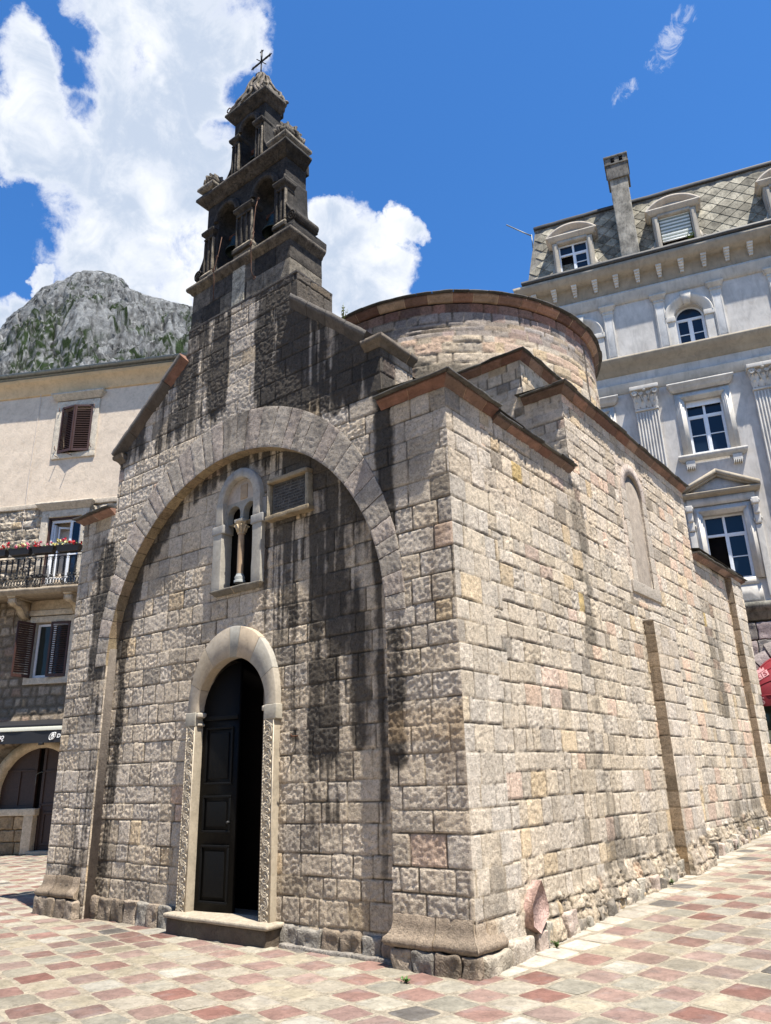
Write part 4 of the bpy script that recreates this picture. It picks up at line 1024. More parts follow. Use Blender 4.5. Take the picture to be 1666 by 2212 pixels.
# middle stage
T2a, T2b = -4.47, -2.52
mb = MB()
arch_wall(mb, -4.44, -2.64, 9.08, 10.60, [(-3.94, .21, 9.14, 10.17, True), (-3.08, .21, 9.14, 10.17, True)], .08, .52, BK, n=18)
rboxes(mb, [T2a-.04, -4.1], .03, .74, 9.09, 9.24, DKS, 1, **K); rboxes(mb, [-3.68, -3.25], .02, .74, 9.09, 9.24, [(.2, .17, .13)], 2, **K); rboxes(mb, [-2.82, T2b+.12], .03, .74, 9.09, 9.24, DKS, 3, **K)
for xc in (-3.94, -3.08):
    archivolt(mb, xc, 10.17, .21, .30, .025, .09, BK2, n=20, jit=.003, prof=[(0, .12), (0, .045), (.3, .025), (.6, .025), (.62, .045), (.85, .03), (1, .05), (1, .12)])
mb.build('belfry_stage', M_dark, church, label='dark double-arched stage of the bell gable')
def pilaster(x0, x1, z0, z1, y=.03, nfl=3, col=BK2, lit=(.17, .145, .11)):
    mb = MB(); w = x1-x0
    mb.rbox(x0-.045, x1+.045, y-.035, y+.2, z0, z0+.07, col, **K)
    # sloping foot
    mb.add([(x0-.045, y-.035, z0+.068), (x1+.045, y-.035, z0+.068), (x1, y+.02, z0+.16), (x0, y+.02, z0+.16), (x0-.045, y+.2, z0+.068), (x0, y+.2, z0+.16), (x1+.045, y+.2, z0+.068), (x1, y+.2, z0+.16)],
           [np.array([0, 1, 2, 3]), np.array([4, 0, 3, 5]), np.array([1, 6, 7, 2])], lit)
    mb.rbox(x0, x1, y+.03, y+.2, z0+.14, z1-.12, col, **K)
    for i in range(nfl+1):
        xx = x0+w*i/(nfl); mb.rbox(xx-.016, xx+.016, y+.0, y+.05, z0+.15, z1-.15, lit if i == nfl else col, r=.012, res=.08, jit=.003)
    sweep(mb, [(x0, y+.2), (x0, y+.01), (x1, y+.01), (x1, y+.2)], [(0, 0), (.012, .005), (.012, .03), (0, .035), (.0, .06), (.02, .08), (.045, .10), (.05, .135), (.05, .15), (-.1, .155)], z1-.155, [col], blocks=False, jit=.004, sc=12)
    return mb.build('pilaster', M_dark, church)
pilaster(-4.42, -4.23, 9.13, 10.06, nfl=2); pilaster(-3.63, -3.30, 9.22, 10.06, y=.01, nfl=3); pilaster(-2.77, -2.60, 9.22, 10.08, nfl=2)
def scroll(xo, zo, s, h, y0, y1, sg):
    """S-shaped bracket at a side of a stage: silhouette extruded through the wall, spiral on its face"""
    mb = MB(); t = np.linspace(0, 1, 22)
    prof = [(xo+sg*(s*(.10+.16*q+.0*q+.74*ss(q, .50, .98))), zo+h*(1-q)) for q in t]
    poly = prof+[(xo-sg*.02, zo), (xo-sg*.02, zo+h)]
    if sg < 0: poly = poly[::-1]
    mb.prism(poly, y0, y1, BK)
    # rolled foot
    cx, cz, r = xo+sg*(s*.72), zo+.09, .095
    a = np.linspace(0, 2*math.pi, 20); G = np.array([[(cx+r*math.cos(q), y, cz+r*math.sin(q)) for y in (y0-.015, y1+.0)] for q in a]); mb.grid(G, BK2, flip=sg < 0)
    mb.add([(cx+r*math.cos(q), y0-.015, cz+r*math.sin(q)) for q in a[:-1]], np.arange(19), BK)
    q = np.linspace(0, 4.2*math.pi, 44); rr = .088*(1-q/(4.8*math.pi)); mb.tube([(cx-sg*rr_*math.cos(q_), y0-.022, cz+rr_*math.sin(q_)) for q_, rr_ in zip(q, rr)], .013, 6, BK2)
    pr = np.array(prof); mb.tube([(x-sg*.015, y0-.006, z) for x, z in pr[:-3]], .015, 6, BK2)
    return mb.build('scroll_bracket', M_dark, church)
scroll(-2.64, 9.26, .26, .95, .06, .52, 1); scroll(-4.44, 9.24, .2, .85, .08, .52, -1)
mb = MB()
CO2 = [(0, 0), (.02, .005), (.03, .03), (.055, .04), (.06, .06), (.09, .08), (.135, .12), (.15, .135), (.15, .18), (-.25, .21)]
sweep(mb, [(-4.44, .50), (-4.44, .08), (-2.64, .08), (-2.64, .50)], CO2, 10.58, [BK2, (.07, .06, .05), (.09, .078, .062), BK], seed=6, blk=(.5, .9), jit=.008, mortar=(.08, .07, .06))
mb.rbox(-4.43, -2.65, .09, .60, 10.58, 10.78, BK, **K)
mb.build('belfry_cornice', M_dark, church)
# top stage
T3a, T3b = -3.87, -3.14
mb = MB()
arch_wall(mb, T3a, T3b, 10.70, 12.06, [(-3.50, .17, 10.82, 11.72, True)], .08, .42, BK, n=16)
archivolt(mb, -3.50, 11.72, .17, .26, .03, .09, BK2, n=18, jit=.003, prof=[(0, .11), (0, .05), (.3, .03), (.6, .03), (.62, .05), (.85, .035), (1, .05), (1, .11)])
mb.build('belfry_stage', M_dark, church, label='dark single-arched top stage of the bell gable')
pilaster(-3.84, -3.70, 10.76, 11.62, y=.02, nfl=2); pilaster(-3.28, -3.15, 10.76, 11.64, y=.02, nfl=2)
scroll(T3b, 10.76, .24, .9, .06, .42, 1); scroll(T3a, 10.76, .24, .8, .08, .42, -1)
mb = MB()
sweep(mb, [(T3a, .42), (T3a, .08), (T3b, .08), (T3b, .42)], [(a*.85, b) for a, b in CO2], 12.02, [(.07, .06, .05), (.10, .085, .067), BK2], seed=7, blk=(.5, .9), jit=.008, mortar=(.08, .07, .06))
mb.rbox(T3a+.01, T3b-.01, .09, .5, 12.02, 12.22, BK, **K)
mb.build('belfry_cornice', M_dark, church)
# acanthus crown
mb = MB(); cx, cy = -3.50, .26; CZ0, CH = 12.20, .80
def crown_r(q): return 1-.25*q-.62*q**1.5+.06*math.sin(q*9)
def crown_p(a, q, o=0.):
    r = crown_r(q)+o; return (cx+.42*r*np.sign(math.cos(a))*abs(math.cos(a))**.6, cy+.27*r*np.sign(math.sin(a))*abs(math.sin(a))**.6, CZ0+CH*q)
mb.grid(jitter(np.array([[crown_p(t, q) for t in np.linspace(0, 2*math.pi, 33)] for q in np.linspace(0, 1, 11)]), .03, 12), (.12, .105, .085), flip=True)
mb.lathe([(.09, 0), (.07, .06), (.085, .10), (.05, .15), (.02, .18)], (cx, cy, CZ0+CH-.1), 10, BK2)
for i, a in enumerate(np.linspace(0, 2*math.pi, 18, endpoint=False)):
    mb.tube(jitter(np.array([crown_p(a+.25*math.sin(q*5+i), q, .06) for q in np.linspace(0, .95, 11)]), .02, 9), np.array([.034, .028, .024, .03, .024, .02, .026, .02, .016, .018, .010]), 6, LT if i % 2 else (.15, .125, .10))
for sx in (-1, 1):
    for sy in (-1, 1):
        c0 = np.array([cx+sx*.36, cy+sy*.24, 12.30]); q = np.linspace(0, 3.4*math.pi, 26); mb.tube([c0+np.array([sx*.075*(1-k/12)*math.cos(k), 0, .075*(1-k/12)*math.sin(k)]) for k in q], .022, 6, LT)
mb.build('carved_crown', M_dark, church)
# corner finials
def finial(x, y, s_=1.):
    mb = MB(); w, d = .13*s_, .20*s_
    mb.rbox(x-w-.03, x+w+.03, y-d-.02, y+d, 10.76, 10.83, BK2, **K)
    sweep(mb, [(x-w, y-d), (x+w, y-d), (x+w, y+d), (x-w, y+d)], [(-.02, 0), (.04, .02), (.085, .06), (.085, .11), (.02, .14), (-.06, .15)], 10.80, [(.17, .15, .12)], blocks=False, closed=True, jit=.008)
    zz = 10.94; H = .36*s_
    P = np.array([[(x+w*r*np.sign(math.cos(t))*abs(math.cos(t))**.6, y+d*r*np.sign(math.sin(t))*abs(math.sin(t))**.6, zz+H*q) for t in np.linspace(0, 2*math.pi, 21)] for r, q in ((1, 0), (.8, .1), (1.15, .28), (1.2, .42), (.85, .6), (.95, .72), (.6, .9), (.0, 1.))])
    mb.grid(jitter(P, .02, 12), (.12, .105, .085), flip=True)
    for a in np.linspace(0, 2*np.pi, 9, endpoint=False):
        ca, sa = math.cos(a), math.sin(a); mb.tube(jitter(np.array([(x+r*w*ca*1.1, y+r*d*sa*1.1, zz+H*z) for r, z in ((.9, .02), (1.25, .25), (1.3, .42), (.9, .62), (1.0, .75), (.5, .93))]), .02, 12), [.015, .024, .026, .02, .024, .012], 6, (.13, .115, .095))
    return mb.build('finial', M_dark, church)
finial(-2.72, .22); finial(-4.33, .14, .8)
# iron cross
mb = MB(); c0 = np.array([cx-.03, .30, 12.98])
mb.tube([c0, c0+[0, 0, .64]], .013, 6)
cc_ = c0+[0, 0, .42]
for d in ((1, 0, 0), (-1, 0, 0), (0, 0, 1)):
    d = np.array(d, float); e = cc_+d*.21*(1 if d[0] else 1.15)
    mb.tube([cc_, e], .017, 6); mb.tube([cc_+d*.04, cc_+d*.12, e], [.010, .02, .012], 6)
    p = np.array([0, 0, 1.]) if abs(d[0]) > 0 else np.array([1., 0, 0])
    mb.tube([e-p*.045, e, e+p*.045], [.006, .018, .006], 6); mb.tube([e, e+d*.05], [.018, .004], 6)
for s_ in (-1, 1):
    mb.tube([cc_, cc_+[s_*.03, s_*.085, 0]], .009, 6)
mb.build('iron_cross', M_iron, church)
mb = MB(); a = np.linspace(-2.2, 3.6, 16); mb.tube([(-4.02+.045*math.cos(q), .05, 12.42+.045*math.sin(q)) for q in a], .010, 6); mb.tube([(-3.98, .05, 12.38), (-3.86, .07, 12.20)], .012, 6); mb.build('iron_eye', M_rust, church)

# bells, their yokes and pull wires
def bell(label, x, z, s, y=.30):
    t = thing('bell', label, 'bell', (x, y, z))
    mb = MB(); mb.lathe([(r*s, q*s) for r, q in ((.50, 0), (.52, .02), (.47, .10), (.36, .28), (.31, .48), (.29, .66), (.24, .78), (.10, .84), (0, .85))], n=24, col=(.1, .1, .1)); 
    mb.lathe([(r*s, q*s) for r, q in ((.48, .0), (.43, .12), (.30, .3), (.26, .6), (0, .8))][::-1], n=24)
    mb.build('bell_body', M_bronze, t)
    mb = MB(); mb.rbox(-.25*s-.09, .25*s+.09, -.035, .035, .86*s, .86*s+.08, r=.01, jit=.002); mb.tube([(-.06*s, 0, .84*s), (-.06*s, 0, .98*s), (.06*s, 0, .98*s), (.06*s, 0, .84*s)], .012, 6); mb.build('yoke', M_rust, t)
    mb = MB(); mb.tube([(0, 0, .7*s), (0, 0, .08*s)], .010, 6); mb.lathe([(0, -.05*s), (.06*s, 0), (.05*s, .05*s), (0, .09*s)], n=10); mb.build('clapper', M_iron, t)
    return t
bell('greenish bronze bell hanging in the right arch of the lower bell stage', -3.06, 9.50, .40)
bell('dark bell in the left arch of the lower bell stage, half hidden by shadow', -3.94, 9.60, .36)
bell('small bell in the single arch at the very top of the bell gable', -3.50, 11.15, .30)
def wire(label, pts, loops):
    mb = MB(); mb.tube(jitter(np.array(pts), .006, 5), .006, 5)
    for p in loops:
        a = np.linspace(0, 2*np.pi, 12); mb.tube([(p[0]+.022*math.cos(q), p[1], p[2]+.022*math.sin(q)) for q in a], .006, 5)
    tag(mb.build('bell_pull', M_rust), label, 'bell pull')
wire('rusty bent wire hanging from the right bell over the ledge', [(-3.15, .0, 10.0), (-3.16, -.03, 9.85), (-3.15, -.05, 9.6), (-3.15, -.06, 9.35), (-3.12, -.08, 9.25), (-3.15, -.10, 9.12), (-3.16, -.08, 8.95), (-3.16, -.06, 8.65), (-3.12, -.04, 8.55)], [(-3.14, .0, 10.0), (-3.15, -.06, 9.34), (-3.15, -.10, 9.12), (-3.11, -.04, 8.53)])
wire('rusty straight wire hanging from the left bell over the ledge', [(-3.93, -.02, 9.70), (-3.95, -.05, 9.4), (-3.98, -.07, 9.22), (-4.0, -.09, 9.06), (-4.0, -.07, 8.9), (-4.0, -.06, 8.55)], [(-3.97, -.06, 9.32), (-4.0, -.09, 9.07)])

# weed on the gable
def sprig(name, label, cat, base, n, h, col, rad=.10, seed=1, lf=.035):
    rng = np.random.default_rng(seed); mb = MB()
    for i in range(n):
        a = rng.uniform(0, 6.28); l = rng.uniform(.5, 1)*h; lean = rng.uniform(0, rad); top = np.array([lean*math.cos(a), lean*math.sin(a), l])
        pth = [np.zeros(3), top*.5+[0, 0, .02], top]; mb.tube(pth, [.004, .003, .0015], 4, (.10, .13, .03))
        for k in range(9):
            q = rng.uniform(.25, 1); p = top*q; b = rng.uniform(0, 6.28); d = np.array([math.cos(b), math.sin(b), rng.uniform(.2, .9)]); d /= np.linalg.norm(d); s_ = np.cross(d, [0, 0, 1]); s_ /= np.linalg.norm(s_)
            L_ = lf*rng.uniform(.6, 1.2); mb.add([p, p+d*L_*.5+s_*L_*.22, p+d*L_, p+d*L_*.5-s_*L_*.22], np.array([0, 1, 2, 3]), np.array(col)*rng.uniform(.6, 1.3))
    o = mb.build(name, M_green); o.location = base; tag(o, label, cat); return o
sprig('weed', 'yellow-green weed sprouting behind the right slope of the gable', 'plant', (-1.98, .62, 7.62), 7, .36, (.20, .24, .04), .07, 3)
sprig('weed', 'tiny green weed in the paving joint in front of the corner pier', 'plant', (-.45, -.42, 0.), 6, .035, (.06, .16, .03), .05, 4, .03)

# ================================================================== PALE BUILDING BEHIND (local frame: x along the front, -y outwards)
pal = thing('town_palace', 'tall pale grey neoclassical building with mansard roof rising behind the church', 'building', (0, 17, 0), R(16))
PG = (.47, .445, .41); PS = (.50, .475, .43); PB = (.33, .285, .22)
S0, S1 = -6.1, 9.2; D0 = .0
# walls with openings; window centres every 3.45 m
CXS = [-4.48, -1.03, 2.42, 5.87]
def zband(mb, z0, z1, ops, col=PG, y1=.35, y0=0.): arch_wall(mb, S0, S1, z0, z1, ops, y0, y1, col, n=18, back=False)
mb = MB()
zband(mb, 14.35, 17.3, [(c, .44, 14.53, 15.64, True) for c in CXS])
mb.build('upper_wall', M_paint, pal)
mb = MB()
zband(mb, 5.95, 10.2, [(c-.10, .56, 6.80, 8.78, False) for c in CXS]); zband(mb, 10.2, 14.36, [(c-.07, .54, 10.82, 12.60, False) for c in CXS])
mb.build('main_wall', M_paint, pal)
mb = MB(); mb.box(S0, S1, .34, 9, 0, 18.1, PG); mb.build('building_body', M_paint, pal)
for sx in (S0,):
    pass
def mould(name, z, prof, col=PS, mat=M_paint, y=0., x0=S0, x1=S1, jit=.002):
    mb = MB(); sweep(mb, [(x0, 4), (x0, y), (x1, y), (x1, 4)], prof, z, [col], blocks=False, jit=jit, sc=3, caps=False); return mb.build(name, mat, pal)
mould('architrave', 13.28, [(0, 0), (.03, 0), (.03, .12), (.05, .13), (.05, .26), (.09, .31), (.09, .35), (0, .36)])
mould('main_cornice', 13.95, [(0, 0), (.04, .02), (.06, .08), (.12, .12), (.13, .20), (.30, .27), (.33, .36), (.40, .42), (.40, .50), (0, .56)], PB)
mould('upper_architrave', 16.62, [(0, 0), (.03, 0), (.04, .10), (.07, .13), (.07, .30), (.11, .36), (.11, .42), (0, .43)])
mould('crowning_cornice', 17.55, [(0, -.42), (.02, -.40), (.02, -.06), (.06, 0), (.10, .08), (.34, .10), (.37, .22), (.45, .30), (.48, .42), (0, .5)], PB)
mould('string_course', 5.55, [(0, 0), (.08, .0), (.08, .22), (.14, .26), (.20, .34), (.22, .42), (.16, .50), (0, .54)], (.20, .19, .16), M_concrete)
x = -5.9; cor0 = None
while x < S1:
    mb = MB()
    for k in range(5): mb.rbox(x-.09+.008*k, x+.09-.008*k, -.32+.055*k, .0, 17.58-.075*k, 17.65-.075*k+.01, (.50, .48, .44), r=.01, jit=0, maxn=2)
    x += .70; mb.build('corbel', M_paint, pal)
def gutter_line(): 
    mb = MB(); sweep(mb, [(S0-.05, 3), (S0-.05, -.42), (S1, -.42)], [(0, 0), (.07, .02), (.10, .06), (.10, .14), (0, .14)], 18.0, [(.1, .1, .1)], blocks=False, jit=.006, sc=2, caps=False); return mb.build('gutter', M_lead, pal)
gutter_line()
# pilasters of the top storey
def top_pil(x):
    mb = MB(); a, b = x-.165, x+.165
    mb.rbox(a-.04, b+.04, -.11, 0, 14.42, 14.56, PS, r=.01, jit=0)
    mb.rbox(a, b, -.07, 0, 14.55, 16.34, PS, r=.006, jit=0)
    for p, q in ((a+.03, a+.055), (b-.055, b-.03)): mb.rbox(p, q, -.085, -.06, 14.65, 16.2, PS, r=.004, jit=0, maxn=2)
    mb.rbox(a+.05, b-.05, -.078, -.06, 14.68, 16.18, (.46, .455, .44), r=.003, jit=0, maxn=2)
    sweep(mb, [(a, 0), (a, -.07), (b, -.07), (b, 0)], [(0, 0), (.02, .01), (.02, .03), (0, .04), (0, .10), (.03, .13), (.06, .15), (.07, .22), (.10, .24), (.10, .29), (0, .3)], 16.33, [PS], blocks=False, jit=0)
    mb.build('pilaster', M_paint, pal)
for x in (-5.2, -3.53, -1.88, -.13, 1.57, 3.32, 5.02): top_pil(x)
def sash(parent, x0, x1, z0, z1, y, arch=False, rows=2, dark=False, label=None, xf=.05, open_left=False, trans=None):
    """white framed two-casement window with a glass pane part of its own"""
    mb = MB(); c = (x0+x1)/2; w = (x1-x0)/2; f = xf
    mb.box(x0, x0+f, y, y+.06, z0, z1); mb.box(x1-f, x1, y, y+.06, z0, z1); mb.box(x0+f, x1-f, y, y+.06, z0, z0+f)
    mb.box(c-.035, c+.035, y-.01, y+.05, z0+f, z1-.01)
    if arch:
        archivolt(mb, c, z1, w-f, w, y, y+.06, (1, 1, 1), n=20); mb.box(x0+f, x1-f, y-.006, y+.055, z1-.05, z1+.02)
    else:
        mb.box(x0+f, x1-f, y+.002, y+.06, z1-f, z1)
        if trans: mb.box(x0+f, x1-f, y-.004, y+.056, trans-.035, trans+.035)
    top = trans if trans else z1
    for s_ in ((-1, 1) if not open_left else (1,)):
        a, b = sorted((c+s_*.035, c+s_*(w-f)))
        mb.box(a, a+.03, y+.004, y+.05, z0+f, top-.03); mb.box(b-.03, b, y+.004, y+.05, z0+f, top-.03)
        for k in range(1, rows): zz = z0+(top-z0)*k/rows; mb.box(a+.03, b-.03, y+.012, y+.045, zz-.015, zz+.015)
        mb.box(a+.03, b-.03, y+.006, y+.05, z0+f, z0+f+.035); mb.box(a+.03, b-.03, y+.006, y+.05, top-.07, top-.03)
    o = mb.build('window', M_wframe, parent, smooth=False, label=label)
    g = MB(); gx0 = c if open_left else x0+f
    g.add([(gx0, y+.03, z0+f), (x1-f, y+.03, z0+f), (x1-f, y+.03, z1), (gx0, y+.03, z1)], np.array([0, 1, 2, 3]))
    if open_left and trans: g.add([(x0+f, y+.03, trans), (gx0, y+.03, trans), (gx0, y+.03, z1), (x0+f, y+.03, z1)], np.array([0, 1, 2, 3]))
    if arch:
        p = arc(c, z1, w-f, math.pi, 0, 18); g.add([(x, y+.03, z) for x, z in p], np.arange(len(p)))
    g.build('pane', M_glass, o, smooth=False)
    d = MB(); d.box(x0-.0, x1+.0, y+.10, y+.115, z0, z1+(w if arch else 0)); d.build('dark_room', M_void, o)
    return o
for c in CXS:
    w_ = sash(pal, c-.44, c+.44, 14.53, 15.64, .22, arch=True)
    mb = MB(); archivolt(mb, c, 15.66, .46, .74, -.07, .02, PS, n=24, prof=[(0, .02), (0, -.05), (.25, -.05), (.27, -.065), (.5, -.065), (.52, -.08), (.8, -.085), (.9, -.10), (1, -.09), (1, .02)])
    for s_ in (-1, 1):
        a, b = sorted((c+s_*.45, c+s_*.72)); mb.rbox(a, b, -.04, .02, 14.53, 15.52, PS, r=.004, jit=0)
        a, b = sorted((c+s_*.43, c+s_*.77)); mb.rbox(a, b, -.085, .02, 15.50, 15.68, PS, r=.015, jit=0)
    mb.add([(c-.10, -.13, 16.05), (c+.10, -.13, 16.05), (c+.17, -.15, 16.5), (c-.17, -.15, 16.5), (c-.10, .02, 16.05), (c+.10, .02, 16.05), (c+.17, .02, 16.5), (c-.17, .02, 16.5)], np.array([(0, 1, 2, 3), (0, 4, 5, 1), (1, 5, 6, 2), (2, 6, 7, 3), (3, 7, 4, 0)]), PS)
    mb.build('arched_surround', M_paint, pal)
    archb = MB(); archb.rbox(c-.46, c+.46, -.03, .3, 14.49, 14.54, PS, r=.008, jit=0); archb.build('window_sill', M_paint, pal)
def surround(x0, x1, z0, z1, steps=((.0, .27, -.05), (.03, .22, -.075), (.08, .17, -.10), (.12, .14, -.115))):
    mb = MB()
    for a, b, y in steps:
        mb.box(x0-b, x0-a, y, .02, z0, z1+b, PS); mb.box(x1+a, x1+b, y, .02, z0, z1+b, PS); mb.box(x0-a-.001, x1+a+.001, y+.001, .02, z1+a, z1+b-.001, PS)
    return mb
for k, c in enumerate(CXS):
    # first upper floor row
    x0, x1 = c-.61, c+.47; mb = surround(x0, x1, 10.78, 12.60)
    sweep(mb, [(x0-.28, 0), (x0-.28, -.08), (x1+.28, -.08), (x1+.28, 0)], [(0, 0), (.02, .03), (.06, .06), (.10, .12), (.12, .20), (.16, .23), (.16, .28), (0, .31)], 12.92, [PS], blocks=False, jit=.001)
    sweep(mb, [(x0-.32, 0), (x0-.32, -.06), (x1+.32, -.06), (x1+.32, 0)], [(0, 0), (.03, .03), (.09, .08), (.12, .14), (.12, .20), (0, .21)], 10.55, [PS], blocks=False, jit=.001)
    for xx in (x0-.12, x1+.12):
        mb.rbox(xx-.13, xx+.13, -.13, 0, 10.36, 10.56, PS, r=.01, jit=0)
        for q in range(5): mb.rbox(xx-.125+q*.052, xx-.10+q*.052, -.15, 0, 10.28, 10.38, PS, r=.006, jit=0, maxn=1)
    mb.build('window_surround', M_paint, pal)
    w_ = sash(pal, x0, x1, 10.82, 12.60, .16, rows=2, trans=12.10)
    b = MB(); b.box(x0+.04, x1-.04, .10, .16, 12.50, 12.62); b.box(x0+.04, x1-.04, .09, .11, 12.42, 12.50); b.build('blind_box', M_wframe, w_, smooth=False)
    # lower pedimented row
    x0, x1 = c-.66, c+.46; mb = surround(x0, x1, 6.75, 8.78)
    for xx in (x0-.34, x1+.34):
        mb.rbox(xx-.09, xx+.09, -.09, 0, 6.2, 8.3, PS, r=.01, jit=0)
        mb.rbox(xx-.10, xx+.10, -.26, 0, 8.90, 9.10, PS, r=.03, jit=0); mb.rbox(xx-.08, xx+.08, -.2, 0, 8.60, 8.92, PS, r=.05, jit=0); mb.rbox(xx-.09, xx+.09, -.13, 0, 8.32, 8.62, PS, r=.04, jit=0)
        q = np.linspace(0, 3.5*math.pi, 24)
        for zz, yy in ((8.98, -.22), (8.46, -.10)): mb.tube([(xx+.105, yy+.05*(1-t/13)*math.cos(t), zz+.06*(1-t/13)*math.sin(t)) for t in q], .012, 5, PS); mb.tube([(xx-.105, yy+.05*(1-t/13)*math.cos(t), zz+.06*(1-t/13)*math.sin(t)) for t in q], .012, 5, PS)
    a, b = x0-.42, x1+.42; m_ = (a+b)/2
    mb.box(a+.05, b-.05, -.10, .02, 9.08, 9.32, PS)
    sweep(mb, [(a, 0), (a, -.12), (b, -.12), (b, 0)], [(0, 0), (.04, .02), (.12, .06), (.15, .12), (.15, .15), (0, .16)], 9.32, [PB], blocks=False, jit=.001)
    mb.prism([(a, 9.46), (b, 9.46), (m_, 9.96)], -.10, .02, PG)
    for sg in (-1, 1):
        e = a-.15 if sg < 0 else b+.15; y0 = -.30
        p = [(e, 9.46), (m_, 10.00), (m_, 10.13), (e, 9.59)]; 
        if sg > 0: p = p[::-1]
        mb.prism(p, -.30, .02, PB); p2 = [(e+sg*-.05, 9.40+.02), (m_, 9.93), (m_, 10.005), (e, 9.47)]
        if sg > 0: p2 = p2[::-1]
        mb.prism(p2, -.22, .02, PB)
    mb.box(x0-.05, x1+.05, -.05, .10, 6.60, 6.80, PS); mb.box(x0-.1, x1+.1, -.03, .02, 6.05, 6.60, PG)
    v = [(x0, -.03, 6.14), (x1, -.03, 6.14), (x1, -.03, 6.54), (x0, -.03, 6.54), (x0+.22, -.11, 6.30), (x1-.22, -.11, 6.30), (x1-.22, -.11, 6.42), (x0+.22, -.11, 6.42)]
    mb.add(v, np.array([(0, 1, 5, 4), (1, 2, 6, 5), (2, 3, 7, 6), (3, 0, 4, 7), (4, 5, 6, 7)]), PS)
    mb.build('pedimented_surround', M_paint, pal)
    sash(pal, x0, x1, 6.80, 8.78, .16, rows=2, trans=8.18, open_left=(k == 1))
# giant fluted pilasters with leafy capitals
def corinth(x):
    mb = MB(); w = .34
    mb.rbox(x-w, x+w, -.13, 0, 6.5, 12.50, PG, r=.006, jit=0); mb.rbox(x-w-.08, x+w+.08, -.22, 0, 6.05, 6.5, PS, r=.02, jit=0)
    for i in range(8): xx = x-w+.025+i*(2*w-.05)/7; mb.rbox(xx-.022, xx+.022, -.165, -.12, 6.55, 12.45, PS, r=.016, jit=0, maxn=2)
    mb.rbox(x-w-.02, x+w+.02, -.19, 0, 12.48, 12.56, PS, r=.02, jit=0)
    P = np.array([[(x+s_*(w-.02+.10*q**2), -.15-.10*q**2, 12.55+.62*q) for s_ in np.linspace(-1, 1, 9)] for q in np.linspace(0, 1, 8)]); mb.grid(P, PG, flip=True)
    for s_ in (-1, 1):
        P = np.array([[(x+s_*(w-.02+.10*q**2), y_*(-.15-.10*q**2), 12.55+.62*q) for y_ in (0, 1)] for q in np.linspace(0, 1, 8)]); mb.grid(P, PG, flip=(s_ > 0))
    def leafy(xc, z0, h, wd, out):
        rows = []
        for q in np.linspace(0, 1, 9):
            yy = -.17-out*q**1.5-(0 if q < .75 else .05*(q-.75)*4); zz = z0+h*(q if q < .8 else .8+.2*math.sin((q-.8)*7)*.7-(q-.8)*.5)
            ww = wd*(math.sin(math.pi*min(1, .25+q*.75))**.5)*(1+.16*math.sin(q*22))
            rows.append([(xc+ww*s_, yy-.035*(1-abs(s_)**1.3), zz) for s_ in np.linspace(-1, 1, 7)])
        mb.grid(np.array(rows), PS, flip=True)
    for i in range(4): leafy(x-.27+i*.18, 12.56, .24, .085, .07)
    for i in range(3): leafy(x-.20+i*.20, 12.62, .40, .095, .10)
    for s_ in (-1, 1): leafy(x+s_*.30, 12.62, .38, .07, .10)
    q = np.linspace(0, 4*math.pi, 34)
    for s_ in (-1, 1):
        c0 = (x+s_*.31, -.33, 13.05); mb.tube([(c0[0]+s_*.085*(1-t/15)*math.cos(t), c0[1], c0[2]+.085*(1-t/15)*math.sin(t)) for t in q], .02, 6, PS)
        mb.tube([(x+s_*.07, -.22, 12.80), (x+s_*.12, -.26, 12.98), (x+s_*.22, -.31, 13.12), (x+s_*.33, -.33, 13.135)], .02, 6, PS)
        c0 = (x+s_*.10, -.29, 13.04); mb.tube([(c0[0]+s_*-.055*(1-t/15)*math.cos(t), c0[1], c0[2]+.06*(1-t/15)*math.sin(t)) for t in q], .014, 6, PS)
    mb.lathe([(0, 0), (.05, .02), (.06, .05), (.02, .09)], (x, -.33, 13.10), 8, PS)
    mb.rbox(x-w-.10, x+w+.10, -.38, 0, 13.16, 13.29, PS, r=.015, jit=0)
    mb.build('giant_pilaster', M_paint, pal)
for x in (-2.76, .68, 4.13): corinth(x)
# rusticated ground floor
mb = MB(); rng = np.random.default_rng(9); z = 0.
OC, OW, OS = -.05, 1.25, 3.0
zs_ = np.linspace(0, 5.5, 12)
for k in range(11):
    x = S0+(.0 if k % 2 else -.3)
    while x < 8.5:
        w = rng.uniform(.55, .85); a, b = max(S0, x), min(8.5, x+w); x += w
        inside = (abs((a+b)/2-OC) < OW+.15 and zs_[k] < OS) or math.hypot((a+b)/2-OC, zs_[k]+.25-OS) < OW+.55
        if inside or b-a < .1: continue
        mb.rbox(a+.012, b-.012, -.10, .1, zs_[k]+.012, zs_[k+1]-.012, np.array([(.30, .25, .23), (.26, .24, .22), (.33, .27, .26), (.20, .18, .16)][rng.integers(4)])*rng.uniform(.85, 1.1), r=.025, res=.06, jit=.02, sc=9)
for k in range(13):
    a0, a1 = math.pi*k/13+.012, math.pi*(k+1)/13-.012; A = np.linspace(a0, a1, 6); long_ = .75 if k % 2 else .6
    G = np.array([[(OC+r_*math.cos(t), y, OS+r_*math.sin(t)) for r_, y in ((OW, .1), (OW, -.09), (OW+.03, -.13), (OW+long_-.03, -.13), (OW+long_, -.05))] for t in A])
    mb.grid(jitter(G, .02, 8), np.array([(.30, .25, .23), (.24, .21, .19), (.34, .29, .27)][k % 3]), flip=True)
for s_ in (-1, 1):
    for k in range(6):
        a, b = sorted((OC+s_*OW, OC+s_*(OW+(.6 if k % 2 else .4)))); mb.rbox(a, b, -.13, .1, k*.5+.01, k*.5+.49, np.array((.30, .26, .24))*rng.uniform(.8, 1.1), r=.03, res=.07, jit=.02)
mb.build('rusticated_base', M_rubble, pal)
